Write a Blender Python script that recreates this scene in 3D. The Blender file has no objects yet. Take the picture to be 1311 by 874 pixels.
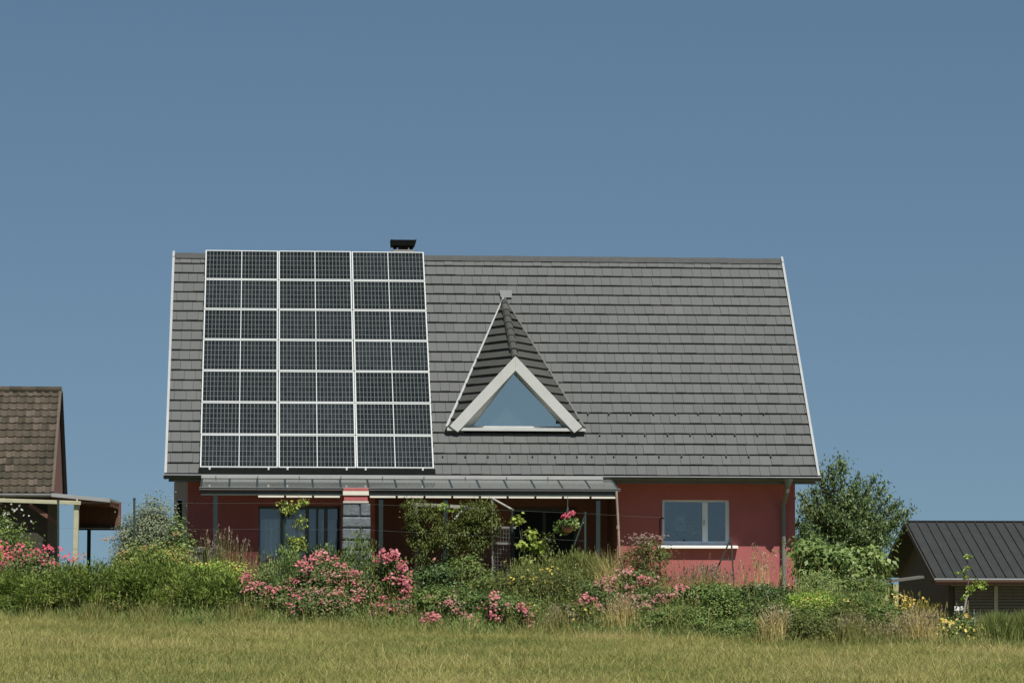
import bpy, math, random
import numpy as np
from mathutils import Vector, Matrix

random.seed(7)
RNG = np.random.default_rng(11)
R = math.radians
sc = bpy.context.scene
COL = sc.collection

# ------------------------------------------------------------------ camera constants
PW, PH, F, HORIZON, ROLL = 1311.0, 874.0, 4106.0, 712.0, 0.0022
PITCH = math.atan((HORIZON - PH / 2) / F)
CAMZ = 1.6


def ray(px, py):
    a, b = px - PW / 2, py - PH / 2
    c, s = math.cos(ROLL), math.sin(ROLL)
    u, v = c * a + s * b, -s * a + c * b
    x, y, z = u / F, 1.0, -v / F
    cp, sp = math.cos(PITCH), math.sin(PITCH)
    return Vector((x, y * cp - z * sp, y * sp + z * cp))


def at(px, py, D):
    d = ray(px, py)
    d = d * (D / d.y)
    return Vector((d.x, d.y, d.z + CAMZ))


# ------------------------------------------------------------------ house frame
TH, AL = 0.0785, 0.8205
FLOOR = 0.72
H0 = Vector((-7.0568, 72.6041, FLOOR))
EU = Vector((math.cos(TH), math.sin(TH), 0))
EV = Vector((-math.sin(TH), math.cos(TH), 0))
EW = Vector((0, 0, 1))
ES = EV * math.cos(AL) + EW * math.sin(AL)
EN = -EV * math.sin(AL) + EW * math.cos(AL)
PANEL_O = Vector((-7.0568, 72.6041, 2.0042 + CAMZ))     # lower left corner of the solar array


def loc(p):
    d = p - H0
    return Vector((d.dot(EU), d.dot(EV), d.z))


def hl(px, py, v):
    """photo point on the house plane at depth v -> local (u, v, w)"""
    d = ray(px, py)
    o = Vector((0, 0, CAMZ))
    t = ((H0 + EV * v) - o).dot(EV) / d.dot(EV)
    return loc(o + d * t)


def hr(px, py, off=0.0):
    """photo point on the roof plane lowered by off -> (a along ridge, s up the slope)"""
    d = ray(px, py)
    o = Vector((0, 0, CAMZ))
    q = PANEL_O - EN * off
    t = (q - o).dot(EN) / d.dot(EN)
    p = o + d * t - q
    return p.dot(EU), p.dot(ES)


LES = Vector((0, math.cos(AL), math.sin(AL)))
LEN = Vector((0, -math.sin(AL), math.cos(AL)))
LPO = Vector((0, 0, PANEL_O.z - FLOOR))


def rp(a, s, off=0.0):
    """roof coordinates -> house local"""
    return LPO + Vector((a, 0, 0)) + LES * s - LEN * off


# ------------------------------------------------------------------ terrain
def sst(t):
    t = np.clip(t, 0, 1)
    return t * t * (3 - 2 * t)


def front_line(x):
    return 67.2 - (np.clip(x, -14, 14) + 10.8) / 20.8 * 5.5 + .35 * np.sin(x * 1.3 + .5) + .22 * np.sin(x * 3.1 + 1.0)


def terrain(x, y):
    x = np.asarray(x, float)
    y = np.asarray(y, float)
    yb = front_line(x)
    zb = 0.24 - (np.clip(x, -14, 14) + 10.8) / 20.8 * 0.46
    z = zb * sst((y - 34) / (yb - 34))
    plateau = 0.70 + (-1.95) * sst((x - 7.6) / 2.4)
    k = sst((y - yb - 0.2) / np.where(x > 7.6, 9.0, 3.4))
    z = z * (1 - k) + plateau * k
    fall = np.clip((y - 96) / 500.0, 0, None)
    z = z - 9.0 * sst((y - 96) / 90.0) - 22.0 * sst(fall)
    z = z + 0.03 * np.sin(x * 0.9 + 1.3) * np.sin(y * 0.45) * np.clip((y - 20) / 20, 0, 1)
    return z


def tz(x, y):
    return float(terrain(x, y))


# ------------------------------------------------------------------ materials
MATS = {}


def nodes(m):
    m.use_nodes = True
    return m.node_tree.nodes, m.node_tree.links


def mat(name, col, rough=0.6, metal=0.0, var=0.12, scale=6.0, bump=0.0, bscale=40.0, spec=0.5, stretch=None, dark=None):
    if name in MATS:
        return MATS[name]
    m = bpy.data.materials.new(name)
    n, l = nodes(m)
    b = n['Principled BSDF']
    b.inputs['Roughness'].default_value = rough
    b.inputs['Metallic'].default_value = metal
    b.inputs['Specular IOR Level'].default_value = spec
    tc = n.new('ShaderNodeTexCoord')
    src = tc.outputs['Object']
    if stretch:
        mp = n.new('ShaderNodeMapping')
        mp.inputs['Scale'].default_value = stretch
        l.new(src, mp.inputs['Vector'])
        src = mp.outputs['Vector']
    nz = n.new('ShaderNodeTexNoise')
    nz.inputs['Scale'].default_value = scale
    nz.inputs['Detail'].default_value = 6
    nz.inputs['Roughness'].default_value = 0.65
    l.new(src, nz.inputs['Vector'])
    rmp = n.new('ShaderNodeValToRGB')
    c = Vector(col[:3])
    lo = Vector(dark) if dark else c * (1 - var)
    hi = c * (1 + var)
    rmp.color_ramp.elements[0].position = 0.32
    rmp.color_ramp.elements[1].position = 0.68
    rmp.color_ramp.elements[0].color = (*lo, 1)
    rmp.color_ramp.elements[1].color = (*hi, 1)
    l.new(nz.outputs['Fac'], rmp.inputs['Fac'])
    l.new(rmp.outputs['Color'], b.inputs['Base Color'])
    if bump > 0:
        n2 = n.new('ShaderNodeTexNoise')
        n2.inputs['Scale'].default_value = bscale
        n2.inputs['Detail'].default_value = 5
        l.new(src, n2.inputs['Vector'])
        bp = n.new('ShaderNodeBump')
        bp.inputs['Strength'].default_value = bump
        bp.inputs['Distance'].default_value = 0.02
        l.new(n2.outputs['Fac'], bp.inputs['Height'])
        l.new(bp.outputs['Normal'], b.inputs['Normal'])
    MATS[name] = m
    return m


def attr_mat(name, cols, rough=0.6, transl=0.0, noise=0.0, nscale=1.2, spec=0.35, tint=None):
    """colour picked by the per-piece random attribute 'rnd'; optional translucency for leaves"""
    if name in MATS:
        return MATS[name]
    m = bpy.data.materials.new(name)
    n, l = nodes(m)
    b = n['Principled BSDF']
    b.inputs['Roughness'].default_value = rough
    b.inputs['Specular IOR Level'].default_value = spec
    at_ = n.new('ShaderNodeAttribute')
    at_.attribute_name = 'rnd'
    fac = at_.outputs['Fac']
    if noise > 0:
        tc = n.new('ShaderNodeTexCoord')
        nz = n.new('ShaderNodeTexNoise')
        nz.inputs['Scale'].default_value = nscale
        nz.inputs['Detail'].default_value = 4
        l.new(tc.outputs['Object'], nz.inputs['Vector'])
        ma = n.new('ShaderNodeMath')
        ma.operation = 'MULTIPLY_ADD'
        mb_ = n.new('ShaderNodeMath')
        mb_.operation = 'SUBTRACT'
        mb_.inputs[1].default_value = 0.5
        l.new(nz.outputs['Fac'], mb_.inputs[0])
        l.new(mb_.outputs[0], ma.inputs[0])
        ma.inputs[1].default_value = noise
        l.new(fac, ma.inputs[2])
        fac = ma.outputs[0]
    rmp = n.new('ShaderNodeValToRGB')
    cr = rmp.color_ramp
    k = len(cols)
    while len(cr.elements) < k:
        cr.elements.new(0.5)
    for i, c in enumerate(cols):
        cr.elements[i].position = i / max(1, k - 1)
        cr.elements[i].color = (*c, 1)
    l.new(fac, rmp.inputs['Fac'])
    l.new(rmp.outputs['Color'], b.inputs['Base Color'])
    if transl > 0:
        t = n.new('ShaderNodeBsdfTranslucent')
        l.new(rmp.outputs['Color'], t.inputs['Color'])
        mx = n.new('ShaderNodeMixShader')
        mx.inputs[0].default_value = transl
        l.new(b.outputs[0], mx.inputs[1])
        l.new(t.outputs[0], mx.inputs[2])
        l.new(mx.outputs[0], n['Material Output'].inputs['Surface'])
    MATS[name] = m
    return m


def glass_mat(name, gloss, tcol, dust=0.0, dcol=(0.4, 0.42, 0.42), rough=0.02, gcol=(1, 1, 1)):
    """thin glazing: transparent + mirror-like reflection + a little dust"""
    m = bpy.data.materials.new(name)
    n, l = nodes(m)
    n.remove(n['Principled BSDF'])
    tr = n.new('ShaderNodeBsdfTransparent')
    tr.inputs['Color'].default_value = (*tcol, 1)
    gl = n.new('ShaderNodeBsdfGlossy')
    gl.inputs['Roughness'].default_value = rough
    gl.inputs['Color'].default_value = (*gcol, 1)
    mx = n.new('ShaderNodeMixShader')
    fr = n.new('ShaderNodeFresnel')
    fr.inputs['IOR'].default_value = 1.5
    ad = n.new('ShaderNodeMath')
    ad.operation = 'ADD'
    ad.use_clamp = True
    ad.inputs[1].default_value = gloss
    l.new(fr.outputs[0], ad.inputs[0])
    l.new(ad.outputs[0], mx.inputs[0])
    l.new(tr.outputs[0], mx.inputs[1])
    l.new(gl.outputs[0], mx.inputs[2])
    out = mx.outputs[0]
    if dust > 0:
        df = n.new('ShaderNodeBsdfDiffuse')
        tc = n.new('ShaderNodeTexCoord')
        nz = n.new('ShaderNodeTexNoise')
        nz.inputs['Scale'].default_value = .7
        nz.inputs['Detail'].default_value = 2
        l.new(tc.outputs['Object'], nz.inputs['Vector'])
        mr = n.new('ShaderNodeMapRange')
        mr.inputs['From Min'].default_value = 0.3
        mr.inputs['From Max'].default_value = 0.7
        mr.inputs['To Min'].default_value = dust * 0.7
        mr.inputs['To Max'].default_value = dust * 1.3
        l.new(nz.outputs['Fac'], mr.inputs['Value'])
        df.inputs['Color'].default_value = (*dcol, 1)
        m2 = n.new('ShaderNodeMixShader')
        l.new(mr.outputs[0], m2.inputs[0])
        l.new(out, m2.inputs[1])
        l.new(df.outputs[0], m2.inputs[2])
        out = m2.outputs[0]
    l.new(out, n['Material Output'].inputs['Surface'])
    MATS[name] = m
    return m


def panel_mat():
    """solar cells: dark cells with thin pale conductor lines, drawn from the panel's own UV map"""
    m = bpy.data.materials.new('solar_cells')
    n, l = nodes(m)
    b = n['Principled BSDF']
    b.inputs['Roughness'].default_value = 0.12
    b.inputs['Specular IOR Level'].default_value = 0.12
    uv = n.new('ShaderNodeUVMap')
    sx = n.new('ShaderNodeSeparateXYZ')
    l.new(uv.outputs[0], sx.inputs[0])

    def line(sock, count, half):
        a = n.new('ShaderNodeMath'); a.operation = 'MULTIPLY'; a.inputs[1].default_value = count
        l.new(sock, a.inputs[0])
        f = n.new('ShaderNodeMath'); f.operation = 'FRACT'
        l.new(a.outputs[0], f.inputs[0])
        s = n.new('ShaderNodeMath'); s.operation = 'SUBTRACT'; s.inputs[1].default_value = 0.5
        l.new(f.outputs[0], s.inputs[0])
        ab = n.new('ShaderNodeMath'); ab.operation = 'ABSOLUTE'
        l.new(s.outputs[0], ab.inputs[0])
        g = n.new('ShaderNodeMath'); g.operation = 'GREATER_THAN'; g.inputs[1].default_value = 0.5 - half
        l.new(ab.outputs[0], g.inputs[0])
        return g.outputs[0]

    vx = line(sx.outputs[0], 20, 0.072)
    vy = line(sx.outputs[1], 6, 0.034)
    mxm = n.new('ShaderNodeMath'); mxm.operation = 'MAXIMUM'
    l.new(vx, mxm.inputs[0]); l.new(vy, mxm.inputs[1])
    # per-cell tone
    sc_ = n.new('ShaderNodeVectorMath'); sc_.operation = 'MULTIPLY'; sc_.inputs[1].default_value = (20, 6, 1)
    l.new(uv.outputs[0], sc_.inputs[0])
    fl = n.new('ShaderNodeVectorMath'); fl.operation = 'FLOOR'
    l.new(sc_.outputs[0], fl.inputs[0])
    oi = n.new('ShaderNodeObjectInfo')
    ad = n.new('ShaderNodeVectorMath'); ad.operation = 'ADD'
    l.new(fl.outputs[0], ad.inputs[0])
    l.new(oi.outputs['Location'], ad.inputs[1])
    wn = n.new('ShaderNodeTexWhiteNoise')
    l.new(ad.outputs[0], wn.inputs['Vector'])
    cr = n.new('ShaderNodeValToRGB')
    cr.color_ramp.elements[0].color = (0.0085, 0.011, 0.0125, 1)
    cr.color_ramp.elements[1].color = (0.014, 0.0175, 0.020, 1)
    l.new(wn.outputs['Value'], cr.inputs['Fac'])
    mrp = n.new('ShaderNodeMapRange')  # tone per panel, painted in for differing sheen
    mrp.inputs['To Min'].default_value = .75
    mrp.inputs['To Max'].default_value = 1.3
    l.new(oi.outputs['Random'], mrp.inputs['Value'])
    vm = n.new('ShaderNodeVectorMath'); vm.operation = 'SCALE'
    l.new(cr.outputs[0], vm.inputs[0]); l.new(mrp.outputs[0], vm.inputs['Scale'])
    mc = n.new('ShaderNodeMix'); mc.data_type = 'RGBA'
    l.new(mxm.outputs[0], mc.inputs['Factor'])
    l.new(vm.outputs[0], mc.inputs['A'])
    mc.inputs['B'].default_value = (0.100, 0.111, 0.107, 1)
    l.new(mc.outputs['Result'], b.inputs['Base Color'])
    MATS['solar_cells'] = m
    return m


M = {}
M['stucco'] = mat('red_stucco', (0.315, 0.088, 0.088), 0.9, var=0.10, scale=1.3, bump=0.25, bscale=60)
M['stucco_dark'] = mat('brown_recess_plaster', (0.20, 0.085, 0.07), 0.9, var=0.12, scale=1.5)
M['white'] = mat('white_paint', (0.72, 0.71, 0.67), 0.45, var=0.04, scale=4)
M['pvc'] = mat('white_window_frame', (0.58, 0.64, 0.70), 0.35, var=0.03)
M['zinc'] = mat('zinc', (0.10, 0.106, 0.104), 0.6, metal=0.0, var=0.12, scale=3)
M['zinc_light'] = mat('pale_zinc', (0.24, 0.255, 0.26), 0.6, metal=0.0, var=0.10, scale=3)
M['zinc_dark'] = mat('weathered_zinc', (0.055, 0.06, 0.057), 0.6, metal=0.0, var=0.2, scale=5)
M['alu'] = mat('aluminium', (0.37, 0.39, 0.385), 0.45, metal=0.0, var=0.04)
M['black'] = mat('black_metal', (0.006, 0.007, 0.0065), 0.9, var=0.2, spec=.05)
M['post'] = mat('slate_green_metal', (0.018, 0.029, 0.030), 0.8, var=0.15, spec=.15)
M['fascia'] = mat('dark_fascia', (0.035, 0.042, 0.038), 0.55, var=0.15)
M['cream'] = mat('cream_render', (0.42, 0.40, 0.36), 0.85, var=0.06)
M['strip'] = mat('cream_band_and_sun_gap', (0.60, 0.575, 0.49), 0.6, var=0.05)  # pillar band paint, also the veranda bars that imitate sunlight
M['interior'] = mat('room_plaster', (0.62, 0.62, 0.60), 0.9, var=0.1)
M['dark'] = mat('dark_interior', (0.02, 0.02, 0.02), 0.8, var=0.2)
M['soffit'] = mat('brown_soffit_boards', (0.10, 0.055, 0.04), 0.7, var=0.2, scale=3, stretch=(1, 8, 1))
M['stone'] = mat('grey_stone', (0.105, 0.125, 0.135), 0.85, var=0.3, scale=7, bump=0.8, bscale=22)
M['mortar'] = mat('dark_mortar', (0.05, 0.055, 0.06), 0.9)
M['redpaint'] = mat('red_band_paint', (0.34, 0.085, 0.085), 0.7, var=0.1)
M['woodgrey'] = mat('weathered_wood', (0.26, 0.25, 0.22), 0.8, var=0.25, scale=8, stretch=(1, 1, .15))
M['woodpale'] = mat('pale_yellow_wood', (0.36, 0.35, 0.235), 0.7, var=0.12, scale=5)
M['woodbrown'] = mat('red_brown_boards', (0.105, 0.046, 0.032), 0.75, var=0.25, scale=4, stretch=(6, 1, 1))
M['wooddark'] = mat('dark_boards', (0.028, 0.024, 0.02), 0.85, var=0.3, scale=4, stretch=(1, 1, 6))
M['shedwall'] = mat('dark_olive_boards', (0.026, 0.023, 0.018), 0.8, var=0.25, scale=4, stretch=(1, 1, 5))
M['seam'] = mat('anthracite_sheet', (0.024, 0.026, 0.0265), 0.7, metal=0.0, var=0.14, scale=2.0, spec=.2)
M['bark'] = mat('bark', (0.10, 0.08, 0.06), 0.9, var=0.3, scale=12, bump=0.5)
M['stem'] = mat('green_stem', (0.07, 0.085, 0.04), 0.8, var=0.25, scale=10)
M['wire'] = mat('fence_wire', (0.09, 0.10, 0.095), 0.6, metal=0.0)
M['pot'] = mat('terracotta', (0.30, 0.13, 0.08), 0.8, var=0.15)
M['curtain'] = mat('pale_curtain', (0.74, 0.78, 0.80), 0.9, var=0.08, scale=2)
M['bin'] = mat('dark_plastic', (0.03, 0.035, 0.035), 0.5, var=0.15)
M['rattan'] = mat('black_rattan', (0.022, 0.022, 0.024), 0.7, var=0.2, scale=40)
M['concrete'] = mat('chimney_render', (0.20, 0.20, 0.19), 0.9)
M['dormer_white'] = mat('weathered_white_board', (0.40, 0.41, 0.395), 0.6, var=0.06, scale=3)
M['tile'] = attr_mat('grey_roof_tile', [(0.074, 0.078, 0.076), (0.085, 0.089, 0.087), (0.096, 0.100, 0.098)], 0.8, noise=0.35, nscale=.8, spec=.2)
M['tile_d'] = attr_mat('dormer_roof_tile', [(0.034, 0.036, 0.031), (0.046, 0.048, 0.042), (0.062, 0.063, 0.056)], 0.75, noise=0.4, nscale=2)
M['pantile'] = attr_mat('old_pantile', [(0.022, 0.020, 0.012), (0.045, 0.036, 0.024), (0.080, 0.063, 0.047)], 0.85, noise=0.9, nscale=2.2)
M['underlay'] = mat('roof_underlay', (0.02, 0.02, 0.02), 0.9)
M['cells'] = panel_mat()
M['pane'] = glass_mat('window_glass', 0.055, (0.85, 0.88, 0.9))
M['pane_door'] = glass_mat('door_glass', 0.03, (0.85, 0.88, 0.9))
M['pane_dormer'] = glass_mat('gable_glass', 0.50, (0.10, 0.12, 0.125), dust=0.07, dcol=(0.17, 0.215, 0.235), gcol=(.98, 1.0, .94))
M['pane_roof'] = glass_mat('veranda_glass', 0.05, (0.82, 0.85, 0.84), dust=0.34, dcol=(0.155, 0.163, 0.158), rough=0.0)


def weather(m, col, zlo, zhi, amt):
    """rain streaks and splash dirt: a stained colour mixed in by streaky noise, stronger near the ground"""
    n, l = nodes(m)
    b = n['Principled BSDF']
    src = b.inputs['Base Color'].links[0].from_socket
    tc = n.new('ShaderNodeTexCoord')
    mp = n.new('ShaderNodeMapping')
    mp.inputs['Scale'].default_value = (5, 5, .55)
    l.new(tc.outputs['Object'], mp.inputs['Vector'])
    nz = n.new('ShaderNodeTexNoise')
    nz.inputs['Scale'].default_value = 1.6
    nz.inputs['Detail'].default_value = 8
    l.new(mp.outputs[0], nz.inputs['Vector'])
    sx = n.new('ShaderNodeSeparateXYZ')
    l.new(tc.outputs['Object'], sx.inputs[0])
    mr = n.new('ShaderNodeMapRange')
    mr.inputs['From Min'].default_value = zhi
    mr.inputs['From Max'].default_value = zlo
    mr.inputs['To Min'].default_value = .35
    mr.inputs['To Max'].default_value = 1.0
    l.new(sx.outputs[2], mr.inputs['Value'])
    r2 = n.new('ShaderNodeMapRange')
    r2.inputs['From Min'].default_value = .42
    r2.inputs['From Max'].default_value = .72
    r2.inputs['To Max'].default_value = amt
    l.new(nz.outputs['Fac'], r2.inputs['Value'])
    mu = n.new('ShaderNodeMath')
    mu.operation = 'MULTIPLY'
    l.new(mr.outputs[0], mu.inputs[0])
    l.new(r2.outputs[0], mu.inputs[1])
    mx = n.new('ShaderNodeMix')
    mx.data_type = 'RGBA'
    l.new(mu.outputs[0], mx.inputs['Factor'])
    l.new(src, mx.inputs['A'])
    mx.inputs['B'].default_value = (*col, 1)
    l.new(mx.outputs['Result'], b.inputs['Base Color'])


weather(M['stucco'], (.20, .09, .075), 0, 1.6, .55)
weather(M['seam'], (.045, .045, .04), -1, 3, .5)


# ------------------------------------------------------------------ mesh helpers
class MB:
    def __init__(s):
        s.v, s.f, s.r = [], [], []

    def add(s, verts, faces, rnd=None):
        o = len(s.v)
        s.v += [Vector(p) for p in verts]
        s.f += [[i + o for i in f] for f in faces]
        s.r += [random.random() if rnd is None else rnd] * len(verts)
        return s

    def box(s, a, b, rnd=None):
        (x0, y0, z0), (x1, y1, z1) = a, b
        x0, x1 = min(x0, x1), max(x0, x1)
        y0, y1 = min(y0, y1), max(y0, y1)
        z0, z1 = min(z0, z1), max(z0, z1)
        v = [(x0, y0, z0), (x1, y0, z0), (x1, y1, z0), (x0, y1, z0), (x0, y0, z1), (x1, y0, z1), (x1, y1, z1), (x0, y1, z1)]
        return s.add(v, [[0, 3, 2, 1], [4, 5, 6, 7], [0, 1, 5, 4], [1, 2, 6, 5], [2, 3, 7, 6], [3, 0, 4, 7]], rnd)

    def beam(s, p, q, w, h, up=(0, 0, 1), rnd=None):
        """rectangular bar from p to q; w across, h along up"""
        p, q = Vector(p), Vector(q)
        d = (q - p).normalized()
        up = Vector(up)
        x = d.cross(up)
        if x.length < 1e-4:
            x = d.cross(Vector((0, 1, 0)))
        x.normalize()
        z = x.cross(d).normalized()
        v = []
        for c in (p, q):
            for sx, sz in ((-1, -1), (1, -1), (1, 1), (-1, 1)):
                v.append(c + x * (sx * w / 2) + z * (sz * h / 2))
        return s.add(v, [[3, 2, 1, 0], [4, 5, 6, 7], [0, 1, 5, 4], [1, 2, 6, 5], [2, 3, 7, 6], [3, 0, 4, 7]], rnd)

    def tube(s, pts, radii, n=8, rnd=None, cap=True):
        pts = [Vector(p) for p in pts]
        if not hasattr(radii, '__len__'):
            radii = [radii] * len(pts)
        v, f = [], []
        ref = Vector((0.31, 0.17, 0.93))
        for i, p in enumerate(pts):
            d = (pts[min(i + 1, len(pts) - 1)] - pts[max(i - 1, 0)])
            d = d.normalized() if d.length > 1e-9 else Vector((0, 0, 1))
            if abs(d.dot(ref)) > 0.98:
                ref = Vector((0.93, 0.17, 0.31))
            x = d.cross(ref).normalized()
            y = d.cross(x).normalized()
            for k in range(n):
                a = 2 * math.pi * k / n
                v.append(p + (x * math.cos(a) + y * math.sin(a)) * radii[i])
        for i in range(len(pts) - 1):
            for k in range(n):
                a, b = i * n + k, i * n + (k + 1) % n
                f.append([a, b, b + n, a + n])
        if cap:
            f.append([k for k in range(n)][::-1])
            f.append([(len(pts) - 1) * n + k for k in range(n)])
        return s.add(v, f, rnd)

    def prism(s, poly, d, rnd=None):
        """flat polygon (3D points) extruded by the vector d"""
        d = Vector(d)
        n = len(poly)
        a = [Vector(p) for p in poly]
        v = a + [p + d for p in a]
        f = [list(range(n))[::-1], [i + n for i in range(n)]]
        for i in range(n):
            j = (i + 1) % n
            f.append([i, j, j + n, i + n])
        return s.add(v, f, rnd)

    def build(s, name, m, parent=None, smooth=False, bevel=0.0, uv=None):
        me = bpy.data.meshes.new(name)
        me.from_pydata([tuple(p) for p in s.v], [], s.f)
        a = me.attributes.new('rnd', 'FLOAT', 'POINT')
        a.data.foreach_set('value', s.r)
        if smooth:
            me.polygons.foreach_set('use_smooth', [True] * len(me.polygons))
        me.materials.append(m)
        me.update()
        import bmesh
        bm = bmesh.new()
        bm.from_mesh(me)
        bmesh.ops.recalc_face_normals(bm, faces=bm.faces)
        bm.to_mesh(me)
        bm.free()
        o = bpy.data.objects.new(name, me)
        COL.objects.link(o)
        if parent is not None:
            o.parent = parent
        if bevel > 0:
            md = o.modifiers.new('edge', 'BEVEL')
            md.width = bevel
            md.segments = 2
            md.limit_method = 'ANGLE'
        return o


def tag(o, label=None, cat=None, group=None, kind=None):
    if label: o['label'] = label
    if cat: o['category'] = cat
    if group: o['group'] = group
    if kind: o['kind'] = kind
    return o


def empty(name, p, rz=0.0, label=None, cat=None, group=None):
    o = bpy.data.objects.new(name, None)
    COL.objects.link(o)
    o.location = p
    o.rotation_euler = (0, 0, rz)
    o.empty_display_size = 0.2
    return tag(o, label, cat, group)


def np_mesh(name, V, quads, rnd, m, parent=None):
    me = bpy.data.meshes.new(name)
    V = np.asarray(V, np.float32)
    Q = np.asarray(quads, np.int32)
    me.vertices.add(len(V))
    me.vertices.foreach_set('co', V.ravel())
    k = Q.shape[1]
    me.loops.add(Q.size)
    me.loops.foreach_set('vertex_index', Q.ravel())
    me.polygons.add(len(Q))
    me.polygons.foreach_set('loop_start', np.arange(len(Q), dtype=np.int32) * k)
    me.update(calc_edges=True)
    a = me.attributes.new('rnd', 'FLOAT', 'POINT')
    a.data.foreach_set('value', np.asarray(rnd, np.float32))
    me.materials.append(m)
    o = bpy.data.objects.new(name, me)
    COL.objects.link(o)
    if parent is not None:
        o.parent = parent
    return o


def nrm(a):
    return a / np.maximum(np.linalg.norm(a, axis=1, keepdims=True), 1e-9)


def leaf_arrays(C, A, N, L, Wd, rnd, fold=0.25):
    A = nrm(A)
    B = nrm(np.cross(N, A))
    N = np.cross(A, B)
    L = L[:, None]
    Wd = Wd[:, None]
    base = C - A * L * .5
    tip = C + A * L * .5 - N * L * 0.12
    r = C + B * Wd * .5 + N * Wd * fold - A * L * .05
    l_ = C - B * Wd * .5 + N * Wd * fold - A * L * .05
    n = len(C)
    V = np.stack([base, r, tip, l_], 1).reshape(-1, 3)
    Q = np.arange(n * 4).reshape(n, 4)
    return V, Q, np.repeat(rnd, 4)


def blades(base, height, width, lean, rnd, curl=0.5, az=None):
    """grass blades: two stacked quads each, bending over"""
    n = len(base)
    az = RNG.uniform(0, 2 * np.pi, n) if az is None else az
    d = np.stack([np.cos(az), np.sin(az), np.zeros(n)], 1)
    fa = RNG.uniform(0, 2 * np.pi, n)
    s = np.stack([np.cos(fa), np.sin(fa), np.zeros(n)], 1)
    h = height[:, None]
    up = np.array([[0, 0, 1.0]])
    ln = lean[:, None]
    mid = base + up * h * .55 + d * h * ln * .4
    tip = base + up * h * (1 - .25 * ln * curl) + d * h * ln * (0.9 + curl * .4)
    w = width[:, None]
    V = np.stack([base - s * w * .5, base + s * w * .5, mid + s * w * .42, mid - s * w * .42, tip + s * w * .08, tip - s * w * .08], 1).reshape(-1, 3)
    i = np.arange(n)[:, None] * 6
    Q = np.concatenate([i + np.array([[0, 1, 2, 3]]), i + np.array([[3, 2, 4, 5]])], 0)
    return V, Q, np.repeat(rnd, 6), tip


# ------------------------------------------------------------------ plants
def leafy(name, cols, rough, transl, noise, nscale=1.2, spec=.3):
    return attr_mat(name, [(min(.6, q[0] * GAIN * 1.12), min(.6, q[1] * GAIN), min(.6, q[2] * GAIN * .8)) for q in cols], rough, transl, noise, nscale, spec)


GAIN = 2.0
LEAF = {
    'juniper': leafy('juniper_leaf', [(.040, .068, .018), (.072, .112, .028), (.120, .165, .044)], .6, .42, .5),
    'green': leafy('green_leaf', [(.028, .052, .016), (.050, .085, .026), (.085, .125, .040)], .55, .28, .5),
    'bright': leafy('bright_leaf', [(.07, .13, .025), (.12, .19, .04), (.18, .26, .07)], .5, .35, .4),
    'lime': leafy('lime_leaf', [(.07, .11, .022), (.12, .165, .04), (.17, .22, .07)], .45, .35, .3),
    'dark': leafy('dark_leaf', [(.016, .034, .014), (.028, .055, .020), (.048, .080, .030)], .5, .2, .5),
    'rose': leafy('rose_leaf', [(.030, .052, .020), (.050, .078, .030), (.085, .112, .048)], .55, .25, .5),
    'olive': leafy('olive_leaf', [(.030, .048, .017), (.052, .072, .025), (.085, .105, .038)], .6, .42, .5),
    'silver': leafy('silver_leaf', [(.060, .086, .060), (.086, .113, .083), (.120, .146, .115)], .7, .2, .5),
    'orange': leafy('russet_tipped_leaf', [(.045, .080, .022), (.075, .115, .034), (.105, .135, .042), (.19, .125, .05)], .6, .3, .4),
    'wisteria': leafy('creeper_leaf', [(.022, .036, .011), (.042, .060, .017), (.078, .096, .030)], .55, .3, .5),
    'tree': leafy('tree_leaf', [(.024, .048, .022), (.042, .074, .032), (.075, .108, .052)], .45, .22, .5),
    'broad': leafy('broad_leaf', [(.045, .082, .028), (.070, .115, .042), (.115, .165, .070)], .5, .28, .4),
    'golden': leafy('golden_leaf', [(.075, .085, .020), (.125, .125, .030), (.20, .175, .045)], .6, .3, .6),
    'meadow': leafy('meadow_leaf', [(.038, .064, .020), (.066, .092, .030), (.115, .135, .050)], .6, .3, .6),
    'dry': leafy('dry_grass', [(.16, .14, .065), (.25, .21, .11), (.36, .30, .17)], .7, .3, .4),
    'drygreen': leafy('half_dry_grass', [(.055, .078, .025), (.095, .115, .042), (.16, .155, .072)], .7, .3, .5),
    'blue': leafy('blue_green_leaf', [(.06, .10, .09), (.10, .15, .145), (.15, .21, .20)], .6, .2, .4),
    'pink': attr_mat('pink_petal', [(.32, .070, .085), (.45, .125, .145), (.55, .235, .24)], .6, .25, .5, 4),
    'vivid': attr_mat('vivid_pink_petal', [(.38, .035, .075), (.50, .075, .12), (.58, .16, .20)], .6, .25, .5, 4),
    'faded': attr_mat('faded_pink_petal', [(.28, .09, .085), (.36, .15, .14), (.43, .26, .225)], .65, .25, .5, 4),
    'yellow': attr_mat('yellow_petal', [(.38, .31, .035), (.50, .42, .07), (.56, .50, .16)], .6, .2, .4, 4),
    'ochre': attr_mat('ochre_petal', [(.42, .27, .05), (.56, .38, .09), (.6, .48, .15)], .6, .2, .4, 4),
    'russet': attr_mat('russet_tip', [(.26, .12, .05), (.34, .19, .08), (.30, .24, .09)], .6, .3, .4),
    'whitep': attr_mat('white_petal', [(.25, .27, .22), (.34, .36, .31), (.44, .45, .41)], .6, .2, .3),
    'seed': attr_mat('seed_head', [(.20, .16, .09), (.32, .26, .16), (.44, .37, .25)], .8, .2, .4),
    'mauve': attr_mat('mauve_seed', [(.14, .10, .075), (.22, .155, .13), (.30, .22, .19)], .8, .2, .4),
}


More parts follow.
